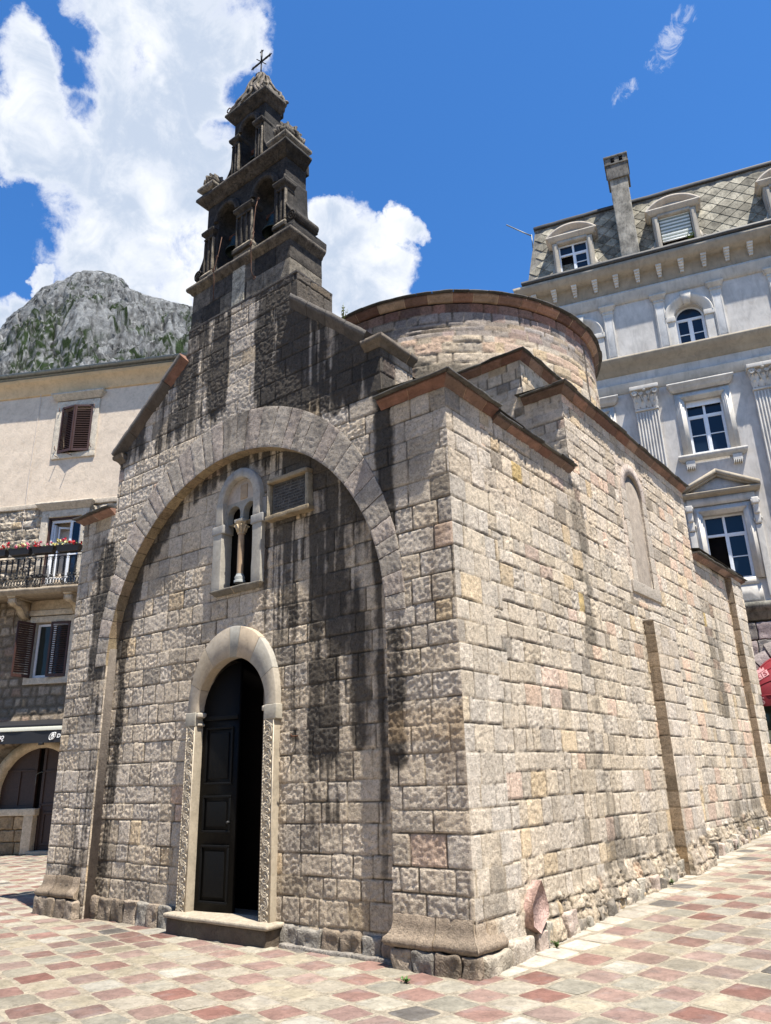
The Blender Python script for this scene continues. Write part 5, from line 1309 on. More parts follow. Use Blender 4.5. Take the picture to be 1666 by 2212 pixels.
mb = MB(); mb.box(S0+.02, OC-OW-.3, .0, .3, -.1, 5.5, (.07, .06, .055)); mb.box(OC+OW+.3, S1-.3, .0, .3, -.1, 5.5, (.07, .06, .055)); mb.box(OC-OW-.3, OC+OW+.3, .0, .3, OS+OW-.1, 5.5, (.07, .06, .055)); mb.build('base_backing', M_concrete, pal)
# shop front inside the arch
mb = MB(); mb.box(OC-OW, OC+OW, .2, .26, 2.35, 2.60); mb.box(OC-OW, OC-OW+.08, .2, .26, 0, 2.35); mb.box(OC-.06, OC+.02, .2, .26, 0, 2.35); mb.box(OC-OW+.08, OC-.06, .2, .26, .0, .35)
fr = mb.build('shop_front', simple('pale_green_joinery', (.42, .45, .33), .6), pal, smooth=False)
g = MB(); g.add([(OC-OW, .23, .3), (OC+OW, .23, .3), (OC+OW, .23, 4.3), (OC-OW, .23, 4.3)], np.array([0, 1, 2, 3])); g.build('pane', M_glass2, fr, smooth=False)
g = MB(); rng = np.random.default_rng(12)
for i in range(60):
    x, z = rng.uniform(OC-OW+.1, OC+OW-.1), rng.uniform(.45, 2.3); w, h = rng.uniform(.03, .10, 2); g.rbox(x, x+w, .10, .16, z, z+h, [(.4, .05, .04), (.05, .2, .35), (.5, .4, .15), (.1, .25, .15), (.45, .4, .35), (.2, .1, .05)][rng.integers(6)], r=.012, jit=.006)
o = g.build('souvenirs', M_flat, fr); o['label'] = 'small coloured souvenirs hung in the shop window'; 
# mansard with diamond slates
MZ0, MZ1, MY0, MY1 = 18.05, 20.95, -.20, .45
def mpt(x, z, o=0.): q = (z-MZ0)/(MZ1-MZ0); return (x, MY0+(MY1-MY0)*q-o, z+o*.2)
mb = MB()
mb.add([mpt(S0, MZ0), mpt(S1, MZ0), mpt(S1, MZ1), mpt(S0+.42, MZ1)], np.array([0, 1, 2, 3]), (.16, .15, .13)); mb.add([(S0, 6, MZ0), (S0, MY0, MZ0), (S0+.42, MY1, MZ1), (S0+.42, 6, MZ1)], np.array([0, 1, 2, 3]), (.16, .15, .13))
tw, thh = .27, .235; j = 0; z = MZ0+.0
while z < MZ1-.1:
    x = S0+(tw if j % 2 else 0)+.1
    while x < S1:
        lo = S0+.42*(z-MZ0)/(MZ1-MZ0)
        if x-tw > lo-.05:
            c_ = np.array((.25, .23, .18))*rng.uniform(.55, 1.25)
            zt, zb, zm = min(z+thh, MZ1), max(z-thh, MZ0), z
            mb.add([mpt(x, zb, .035), mpt(x+tw-.008, zm, .022), mpt(x, zt, .008), mpt(x-tw+.008, zm, .022), mpt(x, zb, .0), mpt(x+tw-.008, zm, .0), mpt(x-tw+.008, zm, .0)], [np.array([0, 1, 2, 3]), np.array([0, 4, 5, 1]), np.array([4, 0, 3, 6])], c_)
        x += 2*tw
    z += thh; j += 1
mb.build('mansard_roof', M_concrete, pal, smooth=False)
mb = MB(); mb.rbox(S0+.36, S1, MY1-.10, MY1+.5, MZ1-.03, MZ1+.10, (.1, .1, .1), r=.03, res=.3, jit=.012, maxn=40, sc=2); mb.box(S0+.5, S1, MY1, 6, MZ1-.02, MZ1+.06); mb.build('roof_edge', M_lead, pal)
def dormer(c, kind):
    mb = MB(); col = (.36, .325, .27); z0, zt = 18.15, 19.45; w = .50
    arch_wall(mb, c-w-.20, c+w+.20, z0, 19.70, [(c, w, z0+.10, zt-.02, False)], -.28, -.10, col, back=False)
    for s_ in (-1, 1):
        a, b = sorted((c+s_*(w+.01), c+s_*(w+.17))); mb.rbox(a, b, -.34, -.1, z0, 19.50, col, r=.01, jit=0); mb.rbox(a+.04, b-.04, -.37, -.1, z0+.05, 19.45, col, r=.01, jit=0)
        q = np.linspace(0, 3*math.pi, 20); mb.tube([(c+s_*(w+.30)+.09*(1-t/11)*math.cos(t), -.25, z0+.14+.09*(1-t/11)*math.sin(t)) for t in q], .025, 6, col)
        mb.prism([(x, z) for x, z in ((c+s_*(w+.2), z0), (c+s_*(w+.38), z0), (c+s_*(w+.26), z0+.35), (c+s_*(w+.2), z0+.5))][::(1 if s_ > 0 else -1)], -.24, -.12, col)
    mb.box(c-w-.02, c+w+.02, -.35, -.1, zt, 19.56, col)
    sweep(mb, [(c-w-.22, .3), (c-w-.22, -.30), (c+w+.22, -.30), (c+w+.22, .3)], [(0, 0), (.03, .02), (.08, .05), (.10, .12), (.14, .15), (.14, .2), (0, .21)], 19.56, [(.42, .38, .32)], blocks=False, jit=.002)
    R0 = 1.12; zc = 19.77-.70; a_ = math.asin(.86/R0)
    pts = [(c+R0*math.sin(t), zc-.08+R0*math.cos(t)) for t in np.linspace(-a_, a_, 20)]
    mb.prism([(c-.8, 19.74)]+[(x, z-.06) for x, z in pts]+[(c+.8, 19.74)], -.28, .5, (.40, .37, .32)) if False else None
    mb.prism([(x, z-.10) for x, z in pts][::-1], -.28, .4, (.40, .36, .31))
    G = np.array([[(c+(R0+r_)*math.sin(t), y, zc-.08+(R0+r_)*math.cos(t)) for r_, y in ((-.14, -.28), (-.12, -.33), (-.06, -.36), (-.03, -.43), (.04, -.45), (.05, -.3), (.05, .5))] for t in np.linspace(-a_, a_, 24)]); mb.grid(G, (.42, .37, .31), flip=False)
    mb.add(G[0], np.arange(7), (.42, .37, .31)); mb.add(G[-1], np.arange(7)[::-1], (.42, .37, .31))
    mb.box(c-w-.2, c-w-.12, -.12, .5, z0, 19.6, (.3, .28, .25)); mb.box(c+w+.12, c+w+.2, -.12, .5, z0, 19.6, (.3, .28, .25)); mb.box(c-w-.2, c+w+.2, -.1, .5, 19.56, 19.76, (.3, .28, .25))
    d = mb.build('dormer', M_paint, pal)
    if kind == 0:
        sash(d, c-w, c+w, z0+.10, zt-.02, -.18, rows=2, trans=19.02, open_left=True)
    else:
        sl = MB(); z = z0+.36; k = 0
        while z < zt-.03:
            sl.rbox(c-w+.02, c+w-.02, -.24, -.21, z, z+.066, (.62, .64, .60) if k % 2 else (.20, .23, .20), r=.008, jit=0, maxn=2); z += .068; k += 1
        sl.box(c-w+.02, c+w-.02, -.255, -.22, z0+.31, z0+.36, (.65, .65, .62)); sl.build('roller_shutter', M_flat, d, label='half lowered roller shutter with pale and dark slats')
        v = MB(); v.box(c-w, c+w, -.14, -.12, z0+.1, zt); v.build('dark_room', M_void, d)
    if abs(c+.95) < .1:
        o = sprig('potted_plant', 'small green plant on the sill of the striped-shutter dormer', 'plant', (0, 0, 0), 14, .24, (.10, .16, .02), .2, 9, .06)
        p = pal.matrix_world if False else None
        a = R(16); lx, ly = c+.36, -.34; o.location = (lx*math.cos(a)-ly*math.sin(a), 17+lx*math.sin(a)+ly*math.cos(a), 18.24)
dormer(-4.36, 0); dormer(-.95, 1); dormer(2.52, 1); dormer(5.97, 1)
mb = MB(); cc0, cc1 = -2.80, -2.20
mb.rbox(cc0, cc1, -.46, .1, 18.1, 21.6, (.27, .25, .21), r=.03, res=.25, jit=.015, sc=3, maxn=16)
mb.rbox(cc0-.06, cc1+.08, -.52, .16, 21.42, 22.36, (.13, .12, .105), r=.015, res=.2, jit=.01, sc=3)
mb.rbox(cc0-.10, cc1+.12, -.55, .2, 22.02, 22.08, (.14, .13, .11), r=.01, jit=.004); mb.rbox(cc0-.10, cc1+.12, -.56, .2, 22.34, 22.42, (.14, .13, .11), r=.02, jit=.004)
ch = mb.build('chimney', M_concrete, pal)
for x in (-2.66, -2.38): mb = MB(); mb.box(x, x+.12, -.53, -.5, 22.12, 22.31); mb.build('flue_opening', M_void, ch)
mb = MB(); mb.tube([(S0+.3, .2, 20.55), (S0+.05, .1, 20.7), (S0-.55, -.05, 21.15)], .022, 6); mb.tube([(S0+.3, .2, 20.0), (S0+.3, .2, 20.6)], .02, 6); mb.build('pole', M_gutter, pal)

# red shop awning over the arch
def awning():
    t = thing('red_awning', 'faded red half-dome shop awning at the right edge behind the church', 'awning', (0, 17, 0), R(16))
    xc, w, z0, z1, out = -.02, 1.28, 3.42, 4.62, 1.15
    mb = MB(); n = 8
    rows = []
    for i, a in enumerate(np.linspace(0, math.pi/2, 9)):      # from the wall arch round to the front hoop
        rows.append([(xc-w*math.cos(t_), -.06-out*math.sin(a)*(.35+.65*math.sin(t_)**.5), z0+(z1-z0)*math.sin(t_)*math.cos(a)) for t_ in np.linspace(.0, math.pi, 33)])
    G = np.array(rows); G[..., 1] += .03*np.cos(np.linspace(0, math.pi/2, 9)*12)[:, None]*0
    mb.grid(G, (1, 1, 1), flip=False)
    o = mb.build('canopy', M_awnred, t)
    for k in (2, 4, 6, 8):
        h = MB(); h.tube(G[k]+np.array([0, -.004, 0]), .014, 5); h.build('hoop', M_awnred, t)
    f = MB(); F = G[-1]; vl = np.stack([F+[0, -.01, 0], F+[0, -.02, -.13], F+[0, -.015, -.27]], 1)
    vl[..., 1] += .015*np.sin(np.arange(33)*1.7)[:, None]; f.grid(vl, (1, 1, 1), flip=True); v = f.build('valance', M_awnred, t)
    return t, G
awn, AG = awning()
def text_obj(name, body, size, loc, rot, mat, parent, depth=.004, shear=0, bold=0, space=1.):
    cu = bpy.data.curves.new(name, 'FONT'); cu.body = body; cu.size = size; cu.extrude = depth; cu.shear = shear; cu.offset = bold; cu.align_x = 'CENTER'; cu.space_character = space
    tmp = bpy.data.objects.new(name, cu); COL.objects.link(tmp); dg = bpy.context.evaluated_depsgraph_get(); me = bpy.data.meshes.new_from_object(tmp.evaluated_get(dg)); bpy.data.objects.remove(tmp)
    me.materials.clear(); me.materials.append(mat); o = bpy.data.objects.new(name, me); COL.objects.link(o); o.parent = parent; o.location = loc; o.rotation_euler = rot; return o
# emblem and letters on the awning (castle over two boxed letters, SUVENIR on the valance)
def on_canopy(t_, a):
    w, z0, z1, out, xc = 1.28, 3.42, 4.62, 1.15, -.02
    return np.array((xc-w*math.cos(t_), -.06-out*math.sin(a)*(.35+.65*math.sin(t_)**.5), z0+(z1-z0)*math.sin(t_)*math.cos(a)))
def letters_left():
    P0 = on_canopy(.62, 1.02); P1 = on_canopy(.92, 1.02); P2 = on_canopy(.76, .80)
    ux = P1-P0; ux /= np.linalg.norm(ux); n = np.cross(ux, P2-P0); n /= np.linalg.norm(n)
    if n[1] > 0: n = -n
    uz = np.cross(n, ux)*-1; 
    if uz[2] < 0: uz = -uz
    M_ = Matrix((( ux[0], uz[0], n[0]), (ux[1], uz[1], n[1]), (ux[2], uz[2], n[2])))
    return P0, ux, uz, n, M_
P0_, ux_, uz_, n_, MM = letters_left()
for k, ch_ in enumerate('KS'):
    p = P0_+ux_*(.05+.19*k)+uz_*(.02)+n_*.02
    b = MB(); a_, bb = p-ux_*.085, p+ux_*.085; b.add([a_, bb, bb+uz_*.22, a_+uz_*.22], np.array([0, 1, 2, 3])); b.build('emblem_box', M_pinkpr, awn, smooth=False)
    text_obj('emblem_letter', ch_, .21, tuple(p+uz_*.035+n_*.004), MM.to_euler(), M_awnred, awn)
b = MB(); cst = [(-.13, 0), (.13, 0), (.13, .12), (.10, .12), (.10, .09), (.06, .09), (.06, .16), (.02, .16), (.02, .12), (-.03, .12), (-.03, .15), (-.07, .15), (-.07, .08), (-.10, .08), (-.10, .11), (-.13, .11)]
cp_ = P0_+ux_*.145+uz_*.26+n_*.022; b.add([cp_+ux_*x+uz_*z for x, z in cst], np.arange(len(cst))); b.build('castle_emblem', M_pinkpr, awn, smooth=False)
xs_ = np.linspace(.62, 2.5, 7)
for t_, ch_ in zip(np.linspace(.60, 2.54, 7), 'SUVENIR'):
    p = on_canopy(t_, math.pi/2); q = on_canopy(t_+.05, math.pi/2); d = q-p; ang = math.atan2(d[1], d[0])
    text_obj('valance_letter', ch_, .25, (p[0], p[1]-.045, p[2]-.22), (R(90), 0, ang), M_pinkpr, awn, bold=.004)

# ================================================================== HOUSE ON THE LEFT (local frame)
hs = thing('stone_house', 'old three-storey house with cream plaster above rubble stone, left of the church', 'building', (-16.8, 5.0, 0), R(28))
HX0, HX1 = -9.0, 6.0
CRM = (.55, .46, .36)
mb = MB()
arch_wall(mb, HX0, HX1, 9.85, 13.66, [(-4.1, .53, 11.50, 13.12, False), (-.11, .53, 11.50, 13.12, False), (3.9, .53, 11.50, 13.12, False)], 0, .4, CRM, back=False)
U, V = None, None
mb.build('plaster_wall', M_plaster, hs)
mb = MB(); mb.box(HX0, HX1, .39, 8, 0, 14.3, CRM); mb.build('house_body', M_plaster, hs)
mb = MB(); sweep(mb, [(HX0, 4), (HX0, 0), (HX1, 0), (HX1, 4)], [(0, 0), (.03, .0), (.04, .04), (.05, .10), (.08, .22), (.14, .34), (.22, .43), (.24, .45), (.24, .50), (.28, .53), (0, .56)], 13.64, [(.60, .44, .26)], blocks=False, jit=.003, caps=False); mb.build('cove_cornice', M_plaster, hs)
mb = MB(); a = np.linspace(math.pi, 2*math.pi, 10)
G = np.array([[(x, -.36+.085*math.cos(t), 14.33+.085*math.sin(t)+.03*0) for t in a] for x in np.linspace(HX0, HX1, 60)]); mb.grid(jitter(G, .006, .8), (.3, .3, .3)); mb.grid(jitter(G+np.array([0, 0, .004]), .006, .8), (.3, .3, .3), flip=True)
for x in np.arange(-8.2, 6, .95): mb.tube([(x, -.36+.092*math.cos(t), 14.33+.092*math.sin(t)) for t in a], .010, 5)
mb.box(HX0, HX1, -.29, 0, 14.20, 14.34)
mb.build('gutter', M_gutter, hs)
# pantile roof
mb = MB()
for x in np.arange(HX0, HX1, .22):
    q = np.linspace(0, 1, 12); p = np.array([(x, -.22+5*t, 14.25+1.3*t+.012*((i % 2))) for i, t in enumerate(q)]); mb.tube(p, .085, 8, (.4, .15, .08))
mb.add([(HX0, -.25, 14.24), (HX1, -.25, 14.24), (HX1, 4.7, 15.5), (HX0, 4.7, 15.5)], np.array([0, 1, 2, 3])); mb.build('tiled_roof', M_tile, hs)
# rubble stone storeys
def tex_h(U, V):
    up = ss(V, 7.0, 7.3)
    h1, c1, i1 = masonry(U, V, 91, ch=(.20, .34), cw=(.28, .62), base=C3(.42, .36, .28), rough=.06, relief=.05, warp=.04, joint=.03, mortar=(.52, .44, .34), jdark=.1, val=.25, round_=.06)
    h2, c2, i2 = masonry(U, V, 92, ch=(.16, .30), cw=(.18, .42), base=C3(.27, .22, .165), rough=.015, relief=.010, warp=.05, joint=.045, mortar=(.42, .33, .23), jdark=0, val=.35, pink=.15, dark=.15)
    h = h1*up+h2*(1-up); c = c1*up[..., None]+c2*(1-up)[..., None]
    low = ss(2.4-V, 0, .1)[..., None]; c = c*(1-low)+c*C3(1.1, .95, .72)*low
    return h, c
mb = MB()
def hmask(U, V):
    a = (np.abs(U+.05) < .60) & (V > 4.5) & (V < 6.25); b = (np.abs(U+.10) < .60) & (V > 7.3) & (V < 9.45)
    r = ((np.abs(U-.04) < 1.24) & (V < 1.55)) & (U > .02) | (np.hypot(U-.04, V-1.5) < 1.24) & (V > 1.1)
    return ~(a | b | r)
sheet(mb, (0, 0, 0), (1, 0, 0), (0, 0, 1), (0, -1, 0), axis([-3.6, 2.6], .032), axis([-.05, 9.86], .032), tex_h, hmask)
mb.box(HX0, -3.58, -.01, .1, 0, 9.86, (.32, .26, .2)); mb.box(2.58, HX1, -.01, .1, 0, 9.86, (.32, .26, .2))
mb.build('rubble_wall', M_rubble, hs)
ST = (.50, .44, .35)
def sframe(x0, x1, z0, z1, w=.20, hood=True, sill=True, col=ST, hz=None):
    mb = MB()
    mb.rbox(x0-w, x0, -.055, .3, z0-.0, z1+w, col, r=.008, res=.2, jit=.004); mb.rbox(x1, x1+w, -.055, .3, z0-.0, z1+w, col, r=.008, res=.2, jit=.004); mb.rbox(x0, x1, -.053, .3, z1, z1+w-.002, col, r=.008, res=.2, jit=.004)
    if sill: mb.rbox(x0-w, x1+w, -.057, .3, z0-.18, z0, col, r=.008, res=.2, jit=.005)
    if hood:
        z = hz if hz else z1+w+.02
        sweep(mb, [(x0-w-.02, 0), (x0-w-.02, -.06), (x1+w+.02, -.06), (x1+w+.02, 0)], [(0, 0), (.02, .02), (.05, .07), (.10, .11), (.12, .16), (.15, .18), (.15, .23), (0, .25)], z, [col], blocks=False, jit=.005, sc=4)
    return mb
def shutter(parent, hinge, z0, z1, w, ang, side, label=None):
    """louvred leaf hinged at (x, y); side +1 extends to +x when closed"""
    mb = MB(); e = .055
    X = lambda a, b: sorted((side*a, side*b))
    for a, b, c, d in ((0, e, 0, z1-z0), (w-e, w, 0, z1-z0)): x0, x1 = X(a, b); mb.rbox(x0, x1, -.02, .02, c, d, r=.006, jit=0, maxn=2)
    for c, d in ((0, .09), (z1-z0-.07, z1-z0), ((z1-z0)*.5-.0, (z1-z0)*.5+.0)):
        if d > c: x0, x1 = X(e, w-e); mb.rbox(x0, x1, -.018, .018, c, d, r=.006, jit=0, maxn=2)
    z = .13; x0, x1 = X(e-.003, w-e+.003)
    while z < z1-z0-.11:
        mb.add([(x0, -.022, z), (x1, -.022, z), (x1, .018, z+.035), (x0, .018, z+.035), (x0, -.022, z+.008), (x1, -.022, z+.008), (x1, .018, z+.043), (x0, .018, z+.043)], np.array([(0, 3, 2, 1), (4, 5, 6, 7), (0, 1, 5, 4), (3, 7, 6, 2)])); z += .062
    o = mb.build('shutter', M_shut, parent, smooth=False, label=label); o.location = (hinge[0], hinge[1], z0); o.rotation_euler = (0, 0, R(ang)); return o
for k, xc in enumerate((-4.1, -.11, 3.9)):
    f = sframe(xc-.535, xc+.535, 11.50, 13.12).build('window_surround', M_dress, hs)
    shutter(f, (xc-.53, -.05), 11.50, 13.10, .54, -14, 1); shutter(f, (xc+.53, -.05), 11.50, 13.10, .54, 12, -1)
    v = MB(); v.box(xc-.54, xc+.54, .25, .3, 11.5, 13.12); v.build('dark_room', M_void, f)
    ir = MB()
    for s_ in (-1, 1):
        for z in (11.62, 12.95): ir.tube([(xc+s_*.60, -.05, z), (xc+s_*.60, -.12, z+.01), (xc+s_*.60, -.12, z+.12)], .012, 5)
    ir.tube([(xc-.50, -.05, 11.38), (xc-.50, -.22, 11.36)], .012, 5); ir.tube([(xc-.02, -.05, 11.40), (xc-.02, -.30, 11.36)], .012, 5)
    ir.build('shutter_hook', M_rust, f)
mb = MB(); mb.rbox(HX0, 2.6, -.05, .02, 9.72, 9.88, (.44, .38, .30), r=.02, res=.3, jit=.012, maxn=40, sc=3); mb.rbox(2.6, HX1, -.05, .02, 9.72, 9.88, (.44, .38, .30), r=.02, res=.3, jit=.012); mb.build('string_course', M_dress, hs)
# balcony door
f = sframe(-.66, .46, 7.3, 9.38, w=.22, hood=True, sill=False, hz=9.60).build('balcony_door_surround', M_dress, hs)
mb = MB(); mb.box(-.66, -.61, .02, .12, 7.3, 9.38, (1, 1, 1)); mb.box(.41, .46, .02, .12, 7.3, 9.38); mb.box(-.61, .41, .02, .12, 9.33, 9.38); mb.build('brown_frame', M_shut, f, smooth=False)
mb = MB(); mb.box(-.60, -.54, .1, .16, 7.3, 9.32); mb.box(.34, .40, .1, .16, 7.3, 9.32); mb.box(-.54, .34, .1, .16, 9.24, 9.32); mb.box(.02, .10, .1, .16, 7.3, 9.24); mb.box(.10, .34, .11, .15, 8.2, 8.24)
l = MB()
mb.box(-.54, -.50, .16, .72, 7.35, 9.2)
d_ = mb.build('balcony_door', M_wframe, f, smooth=False)
g = MB(); g.add([(.08, .13, 7.35), (.36, .13, 7.35), (.36, .13, 9.25), (.08, .13, 9.25)], np.array([0, 1, 2, 3])); g.build('pane', M_glass, d_, smooth=False)
v = MB(); v.box(-.66, .46, .75, .8, 7.3, 9.4); v.build('dark_room', M_void, f)
# open casement standing inside
l = MB(); cw = .40
for a, b, c, dd in ((0, .04, 7.5, 9.15), (cw-.04, cw, 7.5, 9.15), (.04, cw-.04, 7.5, 7.56), (.04, cw-.04, 9.09, 9.15)): l.box(a, b, 0, .04, c, dd)
o = l.build('open_casement', M_wframe, f, smooth=False); o.location = (-.42, .2, 0); o.rotation_euler = (0, 0, R(24))
# lower shuttered window
f = sframe(-.62, .50, 4.58, 6.16, w=.17, hood=False).build('window_surround', M_dress, hs)
shutter(f, (-.60, -.06), 4.58, 6.14, .55, -115, 1, 'left louvred shutter folded half open'); shutter(f, (.49, -.05), 4.58, 6.14, .55, 10, -1)
mb = MB(); mb.box(-.60, -.53, .08, .14, 4.6, 6.12); mb.box(-.53, .49, .08, .14, 6.06, 6.12); mb.box(-.10, -.02, .08, .14, 4.6, 6.06); mb.box(-.53, .49, .08, .14, 4.6, 4.66); w_ = mb.build('window', M_wframe, f, smooth=False)
g = MB(); g.add([(-.53, .11, 4.66), (.49, .11, 4.66), (.49, .11, 6.06), (-.53, .11, 6.06)], np.array([0, 1, 2, 3])); g.build('pane', M_glass2, w_, smooth=False)
v = MB(); v.box(-.62, .5, .45, .5, 4.58, 6.16); v.build('dark_room', M_void, f)
# carved lintel board between the window and the balcony
mb = MB(); mb.rbox(-.95, .80, -.07, .02, 6.36, 6.52, ST, r=.02, jit=.006); mb.rbox(-.85, .70, -.04, .02, 6.52, 6.95, (.46, .37, .26), r=.02, jit=.006); mb.build('lintel', M_dress, hs)
# balcony: slab, brackets, railing
BN = .95
mb = MB(); sweep(mb, [(-3.4, 0), (-3.4, -BN+.08), (1.5, -BN+.08), (1.5, 0)], [(-.2, 0), (0, 0), (.02, .04), (.05, .07), (.08, .10), (.08, .165), (-.9, .17)], 6.80, [(.25, .205, .15), (.30, .25, .185)], blk=(.8, 1.2), jit=.008, sc=4, gap=.003); mb.box(-3.38, 1.48, -BN+.1, -.0, 6.805, 6.96, (.27, .22, .16))
bal = mb.build('balcony', M_dress, hs)
def bracket(x):
    mb = MB(); pts = [(0, 6.80), (-.78, 6.80), (-.80, 6.62), (-.66, 6.55), (-.52, 6.56), (-.38, 6.48), (-.28, 6.36), (-.16, 6.30), (0, 6.26)]
    v = [(x-.10, y, z) for y, z in pts]+[(x+.10, y, z) for y, z in pts]; n = len(pts)
    fs = [np.arange(n), np.arange(2*n-1, n-1, -1)]+[np.array([i, i+n, (i+1) % n+n, (i+1) % n]) for i in range(n)]
    mb.add(v, fs, (.46, .38, .27))
    for s_ in (-1, 1):
        q = np.linspace(0, 3.6*math.pi, 26)
        for yy, zz, r_ in ((-.68, 6.70, .08), (-.12, 6.42, .075)): mb.tube([(x+s_*.105, yy+r_*(1-t/14)*math.cos(t), zz+r_*(1-t/14)*math.sin(t)) for t in q], .014, 5, (.44, .36, .26))
        mb.tube([(x+s_*.103, y, z) for y, z in pts[1:]], .013, 5, (.44, .36, .26))
    mb.rbox(x-.13, x+.13, -.84, 0, 6.76, 6.81, (.46, .38, .27), r=.01, jit=.002)
    mb.build('bracket', M_dress, bal)
for x in (-2.7, -.95, .78): bracket(x)
mb = MB(); zr0, zr1 = 6.99, 7.92; yb = -BN+.02
def bar(p, q, r): mb.tube([p, q], r, 6)
for z, r in ((zr0+.02, .012), (7.24, .009), (7.84, .010), (zr1, .018)):
    bar((-3.35, yb, z), (1.45, yb, z), r); bar((1.45, yb, z), (1.45, 0, z), r); bar((-3.35, yb, z), (-3.35, 0, z), r)
x = -3.32; k = 0
while x < 1.45:
    big = k % 4 == 0
    if k % 2 == 0:
        prof = [(.010, 0), (.022, .03), (.012, .06)]+[(.011+.010*(math.sin(i*1.35)**2), .10+i*.022) for i in range(20)]+[(.018, .56), (.010, .60)]
        prof = [(r*(1.8 if big else 1.3), z) for r, z in prof]
        mb.lathe(prof, (x, yb, 7.24), 7)
    q = np.linspace(0, 2*np.pi, 12)
    mb.tube([(x+.038*math.cos(t), yb, 7.12+.085*math.sin(t)) for t in q], .011, 5)
    mb.tube([(x+.045+.025*math.cos(t), yb-.006, 7.055+.03*math.sin(t)) for t in q], .006, 5)
    mb.tube([(x+.045, yb, 7.24), (x+.045, yb, 7.33)], [.008, .014], 5); mb.tube([(x+.045-.022*math.cos(t), yb, 7.79+.035*math.sin(t)) for t in q], .006, 5)
    x += .09; k += 1
mb.build('railing', M_iron, bal)
# planters hooked on the railing, each with its own flowers
RED = [(.50, .012, .02), (.60, .03, .05), (.45, .01, .012)]; PNK = [(.70, .16, .25), (.62, .10, .18)]; YEL = [(.72, .66, .26), (.75, .72, .45)]
def planter(x0, x1, label, seed, pals):
    t = thing('flower_box', label, 'flower box', (-16.8, 5.0, 0), R(28), 'flower boxes hanging on the balcony rail')
    mb = MB(); z0, z1 = 7.93, 8.10; y0, y1 = -BN-.16, -BN+.06
    v = [(x0+.04, y0+.03, z0), (x1-.04, y0+.03, z0), (x1-.04, y1-.03, z0), (x0+.04, y1-.03, z0), (x0, y0, z1), (x1, y0, z1), (x1, y1, z1), (x0, y1, z1)]
    mb.add(v, np.array([(0, 3, 2, 1), (0, 1, 5, 4), (1, 2, 6, 5), (2, 3, 7, 6), (3, 0, 4, 7), (4, 5, 6, 7)])); mb.rbox(x0-.01, x1+.01, y0-.012, y1+.012, z1-.02, z1+.012, r=.006, jit=0, maxn=2)
    mb.build('trough', simple('dark_brown_planter', (.018, .012, .011), .45, 0, .2), t, smooth=False)
    rng = np.random.default_rng(seed); fl = MB(); lf = MB()
    for i in range(int((x1-x0)*120)):
        p = np.array([rng.uniform(x0, x1), rng.uniform(y0-.03, y1), z1+rng.uniform(-.03, .10)]); d = rng.normal(size=3); d /= np.linalg.norm(d); s_ = np.cross(d, rng.normal(size=3)); s_ /= np.linalg.norm(s_); L_ = rng.uniform(.03, .055)
        lf.add([p-d*L_*.5, p+s_*L_*.4, p+d*L_*.5, p-s_*L_*.4], np.array([0, 1, 2, 3]), np.array([(.03, .09, .02), (.08, .16, .03), (.14, .20, .04)][rng.integers(3)]))
    lf.build('foliage', M_green, t, smooth=False)
    for i in range(int((x1-x0)*22)):
        c = np.array([rng.uniform(x0, x1), rng.uniform(y0-.05, y1), z1+rng.uniform(.02, .17)]); u = (c[0]-x0)/(x1-x0); pl = pals[min(len(pals)-1, int(u*len(pals)))]
        pl = pl if rng.random() < .85 else PNK
        for j in range(11):
            p = c+rng.normal(size=3)*.018; d = rng.normal(size=3); d /= np.linalg.norm(d); s_ = np.cross(d, rng.normal(size=3)); s_ /= np.linalg.norm(s_); L_ = rng.uniform(.022, .036)
            fl.add([p-d*L_, p+s_*L_, p+d*L_, p-s_*L_], np.array([0, 1, 2, 3]), np.array(pl[rng.integers(len(pl))])*rng.uniform(.7, 1.15))
    fl.build('flowers', M_green, t, smooth=False)
planter(-1.80, -1.13, 'leftmost flower box in the photo, cut by the frame edge, red geraniums', 1, [PNK, RED])
planter(-1.05, -.38, 'second flower box from the left, red and pink flowers with a pale yellow patch', 2, [RED, YEL, PNK])
planter(-.32, .36, 'flower box with a big pale yellow clump, below the open balcony door', 3, [RED, PNK, YEL])
planter(.44, 1.15, 'rightmost flower box with bright red flowers, touching the church corner in view', 4, [YEL, RED, RED])
planter(-2.6, -1.9, 'flower box beyond the left edge', 5, [RED, PNK]) if False else None
# striped folding chair on the balcony
t = thing('balcony_chair', 'dark striped woven chair standing on the balcony behind the black railing', 'chair', (-16.8, 5.0, 0), R(28))
mb = MB()
for i in range(16): mb.tube([(-.55, -.42-.006*i, 7.38+.022*i), (-.12, -.42-.006*i, 7.38+.022*i)], .008, 5)
mb.build('backrest', simple('grey_wicker', (.12, .12, .13), .6), t)
mb = MB(); 
for i in range(14): mb.tube([(-.55, -.42-.028*i, 7.38), (-.12, -.42-.028*i, 7.38)], .008, 5)
mb.build('seat', simple('dark_wicker', (.05, .05, .055), .6), t)
for x, y in ((-.54, -.42), (-.13, -.42), (-.54, -.80), (-.13, -.80)): mb = MB(); mb.tube([(x, y, 6.97), (x, y, 7.38)], .014, 6); mb.build('leg', M_iron, t)
